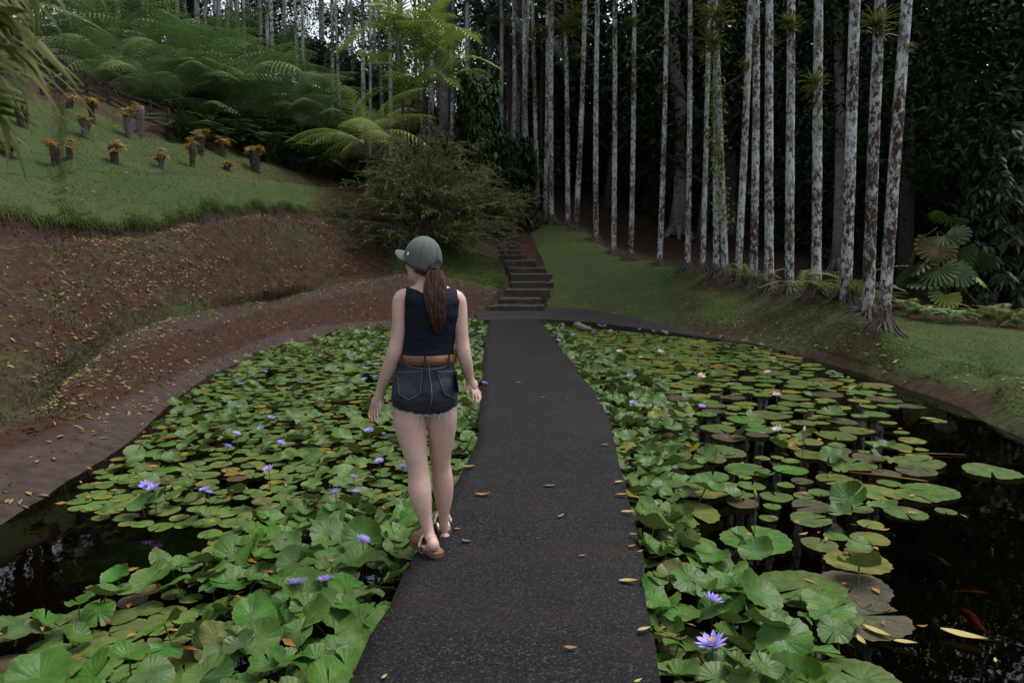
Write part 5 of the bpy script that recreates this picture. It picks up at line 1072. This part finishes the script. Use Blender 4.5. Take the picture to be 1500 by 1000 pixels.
LEG_R = [(643, 580, 0, 24), (647, 605, .01, 25), (647, 628, .03, 23.2), (646, 650, .05, 20), (645, 668, .07, 17.2), (646, 683, .09, 16.4), (648, 698, .10, 17), (649, 714, .115, 17.4), (650, 732, .13, 14.4), (650, 750, .145, 9.8), (650, 765, .16, 8.0), (651, 776, .18, 8.4)]
body = MB(); loft_rings(body, TORSO); limb(body, LEG_L); limb(body, LEG_R)
body.ball(W(601, 577, -.055), (.086, .080, .094), 18, 12); body.ball(W(643, 577, -.055), (.086, .080, .094), 18, 12)
core = MB(); loft_rings(core, TORSO[:-2]); limb(core, LEG_L[:5]); limb(core, LEG_R[:5])
core.ball(W(601, 577, -.055), (.086, .080, .094), 18, 12); core.ball(W(643, 577, -.055), (.086, .080, .094), 18, 12); core.ball(W(614, 466, .085), (.055, .05, .06), 14, 9); core.ball(W(650, 466, .085), (.055, .05, .06), 14, 9)
body.ball(W(614, 466, .085), (.05, .045, .055), 14, 9); body.ball(W(650, 466, .085), (.05, .045, .055), 14, 9)
ARM_L = [(604, 434, .0, 12), (590, 437, .0, 13.2), (586.5, 452, -.005, 12.4), (585.5, 475, -.01, 11.6), (582, 500, -.015, 11), (577.5, 518, -.02, 11.2), (573, 532, -.01, 11.4), (566, 550, .01, 10.2), (560, 565, .025, 8.2), (556.5, 575, .03, 7.2), (554, 583, .032, 7.2), (551, 592, .034, 5.5)]
ARM_R = [(656, 435, 0, 12), (669, 438, 0, 12.4), (673.5, 453, 0, 11), (674.5, 475, 0, 10.6), (677, 498, 0, 10), (679.5, 516, 0, 10.2), (682, 530, .01, 10), (685, 543, .03, 8.6), (687.5, 552, .04, 7), (689.5, 559, .045, 6.5), (692, 567, .048, 5)]
limb(body, ARM_L); limb(body, ARM_R)
# hands: palm and five fingers each
def hand(mb, pts):
    palm, fingers = pts
    a, b, wd, th, nrm = palm
    A, B = W(*a), W(*b); ax = (B-A).normalized(); nv = Vector(nrm); nv = (nv-ax*nv.dot(ax)).normalized(); sd = ax.cross(nv)
    R = Matrix((sd, nv, ax)).transposed(); mb.ball((A+B)/2, (wd/2, th/2, (B-A).length*.62), 14, 10, R)
    for f in fingers: g = smooth_chain(f, 3); mb.tube([W(*q[:3]) for q in g], [q[3]*.8 for q in g], 12); mb.ball(W(*f[-1][:3]), f[-1][3]*.8, 10, 8)
hand(body, (((555, 581, .032), (549.5, 597, .035), .078, .036, (-.5, -1, .1)), [
    [(545, 593, .05, .0085), (542, 601, .056, .0082), (540.5, 607.5, .055, .0075), (542, 612.5, .049, .0065)], [(547, 597, .04, .0088), (544.8, 605, .042, .0085), (544.3, 612.5, .038, .0078), (546, 617.5, .031, .0068)],
    [(550.5, 598, .03, .0088), (549, 606, .028, .0086), (549.3, 613.5, .021, .0078), (551, 618, .013, .0068)], [(554, 596, .022, .0085), (553.2, 604, .014, .0083), (553.6, 610.5, .005, .0076), (555, 615, -.003, .0066)],
    [(555.5, 586, .026, .0105), (557.5, 592, .014, .0098), (557.6, 597.5, .006, .009), (556.5, 602, .002, .0078)]]))
hand(body, (((689, 557, .045), (694, 571, .05), .074, .034, (.6, -1, .2)), [
    [(698, 568, .06, .0082), (702, 574, .062, .0078), (704, 581, .058, .0072), (703, 586, .052, .0062)], [(696.5, 571, .05, .0086), (700, 578, .05, .0082), (701.5, 585, .046, .0075), (700.5, 590.5, .04, .0064)],
    [(694, 572, .04, .0086), (696.5, 580, .038, .0082), (697.5, 586, .034, .0075), (696.5, 591, .03, .0064)], [(691.5, 571, .03, .0082), (692.5, 578, .026, .0078), (693, 584, .022, .007), (692, 588, .018, .006)],
    [(687, 561, .04, .0105), (684.5, 567, .03, .0095), (684, 572.5, .024, .0085), (685, 577, .02, .0072)]]))
# feet
HL, BLL, TL_ = at(635, 797, 3.50), at(620, 808, 3.63), at(611, 810, 3.70)
body.tube([at(631, 786, 3.53), HL, at(629, 803, 3.55), BLL, TL_], [.031, .033, .034, .040, .024], 14, True, .8); body.ball(HL+Vector((0, -.008, .002)), (.032, .034, .034), 14, 9)
HR = at(651.5, 782, 3.80); body.tube([at(651, 774, 3.80), HR, HR+Vector((-.01, .08, .01)), HR+Vector((-.03, .17, -.012)), HR+Vector((-.045, .23, -.018))], [.032, .034, .036, .040, .024], 14, True, .75); body.ball(HR+Vector((0, -.005, -.006)), (.031, .033, .032), 14, 9)
# head, turned to the left
FD = Vector((-.80, .60, 0)).normalized(); RD = Vector((FD.y, -FD.x, 0)); HR_ = Matrix((RD, FD, Vector((0, 0, 1)))).transposed()
HC = W(618.5, 384, .015)
def hp(r, f, u): return HC+RD*r+FD*f+Vector((0, 0, u))
body.ball(hp(0, -.012, .018), (.074, .094, .098), 22, 16, HR_); body.ball(hp(0, .032, -.045), (.056, .058, .072), 18, 12, HR_)
body.tube([hp(0, .082, .018), hp(0, .098, -.008), hp(0, .106, -.030), hp(0, .088, -.040)], [.008, .010, .014, .010], 8); body.ball(hp(0, .078, -.085), (.024, .020, .02), 10, 8); body.ball(hp(0, .084, -.060), (.022, .010, .009), 10, 8, HR_)
for s in (-1, 1):
    body.ball(hp(s*.030, .074, .004), (.014, .010, .008), 8, 6, HR_); body.ball(hp(s*.074, -.008, -.012), (.010, .020, .032), 10, 8, HR_); body.ball(hp(s*.036, .058, -.02), (.022, .02, .02), 8, 6)
def remeshed(mb, vox, it, name):
    me = mb.mesh(name); o = bpy.data.objects.new(name, me); COL.objects.link(o)
    r = o.modifiers.new('r', 'REMESH'); r.mode = 'VOXEL'; r.voxel_size = vox; r.use_smooth_shade = True
    s = o.modifiers.new('s', 'SMOOTH'); s.factor = .5; s.iterations = it
    out = bpy.data.meshes.new_from_object(o.evaluated_get(bpy.context.evaluated_depsgraph_get())); bpy.data.objects.remove(o); out.name = name; return out
BASE = at(628, 830, 3.62); BASE.z = 0
woman = thing('person', 'woman in sage cap, navy top and frayed denim shorts walking away along the path', 'person', BASE)
def part(name, me, parent=woman):
    o = obj(name, me, parent)
    if parent is woman: o.location = -BASE
    return o
bm_ = remeshed(body, .0033, 4, 'body'); bm_.materials.clear(); bm_.materials.append(M['skin']); part('body', bm_)
# clothing: shells a few millimetres off the trunk
cm = remeshed(core, .006, 9, 'core')
cv = np.array([v.co for v in cm.vertices]); cn = np.array([v.normal for v in cm.vertices]); cf = [tuple(p.vertices) for p in cm.polygons]
cpx = np.array([topx(v) for v in cv])
def shell(name, keep, off, m, thick=.003, wob=0.0, parent=woman):
    p = cv+cn*off
    if wob: p = p+cn*np.array([[wob*(mnoise.fractal(Vector((q[0]*9, q[1]*9, q[2]*26)), 1, 2, 2)+.5*mnoise.noise(Vector((q[0]*30, q[1]*30, q[2]*40))))] for q in cv])
    fs = [f for f in cf if all(keep[i] for i in f)]; used = sorted({i for f in fs for i in f}); mp = {i: k for k, i in enumerate(used)}
    me = mesh(name, p[used], [tuple(mp[i] for i in f) for f in fs], m); o = part(name, me, parent)
    sm = o.modifiers.new('thick', 'SOLIDIFY'); sm.thickness = thick; sm.offset = 1; return o
X, Yp = cpx[:, 0], cpx[:, 1]; zc = cv[:, 2]; 
zz_ = lambda py: W(0, py).z
py_of = np.array([385+(CAM_Z-z)*1000/WY for z in zc])         # height expressed in photo rows at her distance
xw = 750+(cv[:, 0])*1000/WY
neck = 421.5+9*np.exp(-((xw-631)/16)**2)
tank = (py_of > neck) & (py_of < 526) & (xw > 596.5+np.maximum(0, (py_of-452)*-.02)) & (xw < 672.5+np.clip((py_of-432)*.12, 0, 4)) | ((py_of > 463) & (py_of < 526))
shell('tank_top', tank, .006, M['navy'], .003, .0035)
hem = 602+.8*np.sin(xw*.6)+.6*np.sin(xw*1.7)-np.clip(np.abs(xw-624)-12, 0, 40)*.20
shorts = (py_of > 520) & (py_of < hem)
sh = shell('shorts', shorts, .010, M['denim'], .003, .004)
bvs = BVHTree.FromPolygons([tuple(p) for p in (cv+cn*.0175)], cf)
def onb(px, py, off=.003):
    d = ray(px, py).normalized(); h = bvs.ray_cast(CAMP, d); return (h[0]-d*off) if h[0] else None
def stitch(poly, name='stitching', rad=.0016, m=None, parent=sh):
    pts = []
    for (a, b) in zip(poly[:-1], poly[1:]):
        for k in range(8): pts.append(onb(a[0]+(b[0]-a[0])*k/8, a[1]+(b[1]-a[1])*k/8))
    pts.append(onb(*poly[-1])); pts = [p for p in pts if p]; mb = MB(); mb.tube(pts, rad, 5); return part(name, mb.mesh(name, m or M['stitch']), parent)
PK = [[(582, 545), (619, 543.5), (615, 577), (598, 585), (585, 577), (582, 545)], [(640, 544), (669, 543), (672, 572), (665, 583), (652, 577), (640, 544)]]
for pk in PK:
    vs = []; g = 12                                          # a patch pocket lying on the shorts
    tl, tr, br, bot, bl = [Vector((*q, 0)) for q in pk[:5]]
    for i in range(g+1):
        for j in range(g+1):
            u, v = j/g, i/g; a = tl.lerp(tr, u); mid_ = bl.lerp(br, u) if len(pk) == 6 else a
            lowx = bl.lerp(bot, u*2) if u < .5 else bot.lerp(br, u*2-1); q = a.lerp(lowx, v); h = onb(q.x, q.y, .0035); vs.append(h if h else W(q.x, q.y, -.15))
    pm = mesh('back_pocket', [tuple(v) for v in vs], [(i*(g+1)+j, (i+1)*(g+1)+j, (i+1)*(g+1)+j+1, i*(g+1)+j+1) for i in range(g) for j in range(g)], M['denim'])
    po = part('back_pocket', pm); so_ = po.modifiers.new('t', 'SOLIDIFY'); so_.thickness = .003; so_.offset = 0
    pts = []
    for (a, b) in zip(pk[:-1], pk[1:]):
        for k in range(8): pts.append(onb(a[0]+(b[0]-a[0])*k/8, a[1]+(b[1]-a[1])*k/8, .006))
    for off in (0, ):
        mb = MB(); mb.tube([p for p in pts if p], .0013, 5); part('stitching', mb.mesh('stitching', M['stitch']), po)
stitch([(628, 531), (629, 548), (632, 565), (633, 582), (630, 598)], 'seat_seam'); stitch([(592, 534), (610, 539), (629, 541), (645, 539), (661, 533)], 'yoke_seam')
mb = MB()
hemv = [i for i in range(len(cv)) if shorts[i] and py_of[i] > hem[i]-2.2]
for i in hemv:
    p = Vector(cv[i]+cn[i]*.014)
    for k in range(1):
        if random.random() < .75: d = Vector((random.uniform(-.6, .6), random.uniform(-.4, .4), random.uniform(-1.2, .2)))+Vector(cn[i])*.8; l = random.uniform(.006, .024); mb.tube([p, p+d*l*.6, p+d*l+Vector((random.uniform(-.004, .004), 0, 0))], [.0013, .0012, .0008], 3, False)
part('frayed_hem', mb.mesh('frayed_hem', M['fray']), sh)
mb = MB(); V = []; n = 48
for (py, ex) in ((517.5, .014), (518, .019), (530.5, .021), (531, .016)):
    f = (py-517)/(533-517); cx = 626+(625-626)*f; hw = (36.2+(39-36.2)*f)*S1+ex; dp = .092+.010*f+ex; c = W(cx, py)
    for j in range(n): a = 2*math.pi*j/n; V.append(c+Vector((hw*math.cos(a), dp*math.sin(a), 0)))
mb.add(V, [(i*n+j, i*n+(j+1) % n, (i+1)*n+(j+1) % n, (i+1)*n+j) for i in range(3) for j in range(n)]); belt = part('belt', mb.mesh('belt', M['leather']))
for px in (627, 592, 660):
    lp = MB(); c = W(px, 525, 0); yy = -(.102+.024)*math.sqrt(max(.05, 1-((px-626)/44)**2)); lp.box(c+Vector((0, yy, 0)), (.010, .007, .062)); part('belt_loop', lp.mesh('belt_loop', M['denim'], False), belt)
# cap
CH = Matrix.Rotation(math.radians(13), 3, RD); CC = hp(0, -.006, .016)
def cp(r, f, u): return CC+CH @ (RD*r+FD*f+Vector((0, 0, u)))
mb = MB(); V = []; nu, nn = 14, 48
for i in range(nu+1):
    e = math.pi/2*(1-i/nu)*1.0-.22*(i/nu)
    for j in range(nn):
        a = 2*math.pi*j/nn; rr = math.cos(e); u = .118*math.sin(e); k = 1+.012*abs(math.cos(3*a))
        drop = -.028*(0.5-0.5*math.sin(a))*(i/nu)**3
        V.append(cp(.089*rr*math.cos(a)*k, .107*rr*math.sin(a)*k, u+drop))
F = [(i*nn+j, i*nn+(j+1) % nn, (i+1)*nn+(j+1) % nn, (i+1)*nn+j) for i in range(nu) for j in range(nn)]
arch = lambda i, j: (i >= nu-3 and abs(((2*math.pi*j/nn-1.5*math.pi+math.pi) % (2*math.pi))-math.pi) < .42-.1*(nu-1-i))
F = [f for f, (i, j) in zip(F, [(i, j) for i in range(nu) for j in range(nn)]) if not arch(i, j)]
mb.add(V, F); cap = part('cap', mb.mesh('cap', M['cap'])); sm = cap.modifiers.new('t', 'SOLIDIFY'); sm.thickness = .003
mb = MB(); V = []; ni, nj = 9, 16
for i in range(ni):
    for j in range(nj):
        a = math.radians(25+130*j/(nj-1)); t_ = i/(ni-1); ext = .088*math.sin((a-math.radians(25))/math.radians(130)*math.pi)**.55*t_
        r = .088*math.cos(a); f = .104*math.sin(a); V.append(cp(r*(1+.10*t_), f+ext, +.016-.006*t_-3.6*r*r*(1+.5*t_)))
mb.add(V, [(i*nj+j, (i+1)*nj+j, (i+1)*nj+j+1, i*nj+j+1) for i in range(ni-1) for j in range(nj-1)]); vz = part('visor', mb.mesh('visor', M['cap']), cap); sm = vz.modifiers.new('t', 'SOLIDIFY'); sm.thickness = .005
mb = MB(); mb.ball(cp(0, 0, .121), (.008, .008, .005), 10, 6); part('button', mb.mesh('button', M['cap']), cap)
mb = MB(); mb.tube([cp(.092*math.cos(a), .110*math.sin(a), -.048) for a in np.linspace(1.5*math.pi-.46, 1.5*math.pi+.46, 9)], .007, 6, True, .4); part('back_strap', mb.mesh('back_strap', M['cap_in']), cap)
for k in range(6):
    a = math.pi/6+k*math.pi/3; pts = [cp(.0905*math.cos(e)*math.cos(a), .1085*math.cos(e)*math.sin(a), .1195*math.sin(e)) for e in np.linspace(1.5, 0.12, 10)]
    s_ = MB(); s_.tube(pts, .0012, 4); part('seam', s_.mesh('seam', M['cap_in']), cap)
    q = cp(.0912*math.cos(.75)*math.cos(a+.52), .1095*math.cos(.75)*math.sin(a+.52), .1205*math.sin(.75)); e_ = MB(); e_.ball(q, .0028, 8, 5); part('eyelet', e_.mesh('eyelet', M['cap_in']), cap)
# small dark side patch with a white mark
aL = math.radians(166)
def side(du, dv, o): a = aL+du; e = .08+dv; return cp(.0895*(1+o)*math.cos(e)*math.cos(a), .1075*(1+o)*math.cos(e)*math.sin(a), .118*math.sin(e))
mb = MB(); g = 6; mb.add([side(-.09+.18*j/g, -.02+.24*i/g, .03) for i in range(g+1) for j in range(g+1)], [(i*(g+1)+j, i*(g+1)+j+1, (i+1)*(g+1)+j+1, (i+1)*(g+1)+j) for i in range(g) for j in range(g)]); pt = part('side_patch', mb.mesh('side_patch', M['cap_in']), cap)
mb = MB()
for a, b in (((-.05, .01), (.0, .18)), ((.0, .18), (.055, .02)), ((-.045, .06), (.05, .12)), ((-.02, .02), (.03, .15))): mb.tube([side(*a, .05), side((a[0]+b[0])/2, (a[1]+b[1])/2, .05), side(*b, .05)], .0026, 5)
part('white_emblem', mb.mesh('white_emblem', M['white_fabric']), pt)
mb = MB()
for a, b in (((-.03, .15), (.0, .28)), ((.0, .28), (.03, .15)), ((-.03, .2), (.03, .24))): 
    f_ = lambda q: cp(.0925*math.cos(q[1]+.25)*q[0]*6, .111*math.cos(q[1]+.25), .121*math.sin(q[1]+.25)); mb.tube([f_(a), f_(b)], .004, 5)
part('front_emblem', mb.mesh('front_emblem', M['white_fabric']), cap)
# hair: close cap of hair over the nape and a wavy ponytail of strands
mb = MB(); rh = random.Random(3)
for k in range(90):
    a = math.radians(rh.uniform(195, 345)); p0 = hp(.080*math.cos(a), -.012+.098*math.sin(a), rh.uniform(-.012, .02)); e = hp(rh.uniform(-.012, .012), -.112, -.022+rh.uniform(-.012, .012))
    m1 = hp(.074*math.cos(a)*.9, -.012+.098*math.sin(a), -.045-.022*abs(math.sin(a))+rh.uniform(-.012, .004)); mb.tube([p0, m1, (m1+e)/2+RD*0+Vector((0, -.006, .0)), e], [.006, .0065, .006, .005], 5, False)
mb.ball(hp(0, -.022, -.012), (.076, .088, .062), 18, 12, HR_)
hairo = part('hair', mb.mesh('hair', M['hair']))
mb = MB(); R0 = W(636, 396, -.085)
for k in range(460):
    a = rh.uniform(0, 6.28); rr = math.sqrt(rh.random()); ln = rh.uniform(.62, 1.0); ph = rh.uniform(0, 6.28); pts = []; rd = []
    for i in range(15):
        t_ = i/14*ln; cx = 636+5*t_+1.0*math.sin(t_*9+1); cyy = 396+92*t_; wd = (6+12.5*math.sin(math.pi*min(1, t_*1.02+.08))**.8*(1-.30*t_)) if t_ < .97 else 4
        q = W(cx+wd*rr*math.cos(a)+1.6*math.sin(t_*10+ph)*t_+.9*math.sin(t_*9+a), cyy, -.10-.045*math.sin(t_*2.2)+.022*rr*math.sin(a)+.005*math.sin(t_*13+ph*2)+.02*t_); pts.append(q); rd.append(.0026*(1-.7*(i/14)**3))
    mb.tube(pts, rd, 4, False)
part('ponytail', mb.mesh('ponytail', M['hair']), hairo)
mb = MB(); mb.tube([R0+Vector((.022*math.cos(a), .0, .022*math.sin(a)-.008)) for a in np.linspace(0, 6.28, 13)], .006, 6); part('hair_tie', mb.mesh('hair_tie', M['cap_in']), hairo)
# clogs
def clog(heel, toe, tilt, name='sandal'):
    d = (toe-heel); L = d.length; yaw = math.atan2(d.y, d.x); R = Matrix.Rotation(yaw, 3, 'Z') @ Matrix.Rotation(-tilt, 3, 'Y')
    def o(x, y, z): return heel+R @ Vector((x*L, y, z))
    prof = [(0.0, .006), (.02, .024), (.08, .034), (.22, .037), (.40, .036), (.58, .043), (.75, .047), (.88, .042), (.96, .028), (1.0, .008)]
    def ringset(zs, grow):
        ring = [(x, w_+grow) for x, w_ in prof]; return [[o(x, w_, z) for x, w_ in ring]+[o(x, -w_, z) for x, w_ in reversed(ring)] for z in zs]
    def build(zs, gs, m, nm, par):
        V = []; k = len(prof)*2
        for z, g_ in zip(zs, gs): V += ringset([z], g_)[0]
        F = [(i*k+j, i*k+(j+1) % k, (i+1)*k+(j+1) % k, (i+1)*k+j) for i in range(len(zs)-1) for j in range(k)]+[tuple(range(k-1, -1, -1)), tuple((len(zs)-1)*k+j for j in range(k))]
        q = MB(); q.add(V, F); return part(nm, q.mesh(nm, m), par)
    s = build([.002, .006, .022, .026], [-.002, .002, .003, .0], M['sole'], name, woman)
    build([.026, .034, .037], [.002, .003, -.004], M['suede'], 'footbed', s)
    q = MB(); V = []; ng = 12
    for x in (.50, .56, .66, .78, .90, .99):
        wd = np.interp(x, [p[0] for p in prof], [p[1] for p in prof])+.006; hg = .072*(1-.55*max(0, (x-.55)/.45)**1.5)
        for j in range(ng+1):
            a = math.pi*j/ng; V.append(o(x, wd*math.cos(a), .03+hg*math.sin(a)))
    q.add(V, [(i*(ng+1)+j, i*(ng+1)+j+1, (i+1)*(ng+1)+j+1, (i+1)*(ng+1)+j) for i in range(5) for j in range(ng)]); u_ = part('upper', q.mesh('upper', M['suede']), s); sm = u_.modifiers.new('t', 'SOLIDIFY'); sm.thickness = .005
    q = MB(); q.tube([o(.50-.03*math.sin(math.pi*j/14), (np.interp(.5, [p[0] for p in prof], [p[1] for p in prof])+.008)*math.cos(math.pi*j/14), .03+.072*math.sin(math.pi*j/14)) for j in range(15)], .0075, 8); 
    me_ = q.mesh('fleece_trim', M['fur'])
    for v in me_.vertices: v.co += v.normal*.004*random.uniform(-1, 1)
    part('fleece_trim', me_, s)
    q = MB(); q.tube([o(x, w_*.86, .036) for x, w_ in prof[3:6]], .005, 6); q.tube([o(x, -w_*.86, .036) for x, w_ in prof[3:6]], .005, 6); me_ = q.mesh('fleece_rim', M['fur']); part('fleece_rim', me_, s)
clog(Vector((at(646, 829, 3.515).x, 3.47, .0)), Vector((at(608, 812, 3.72).x, 3.70, .0)), .0)
hb = at(652, 789, 3.83); clog(Vector((hb.x+.006, 3.775, 0)), Vector((hb.x-.05, 4.035, 0)), .0)
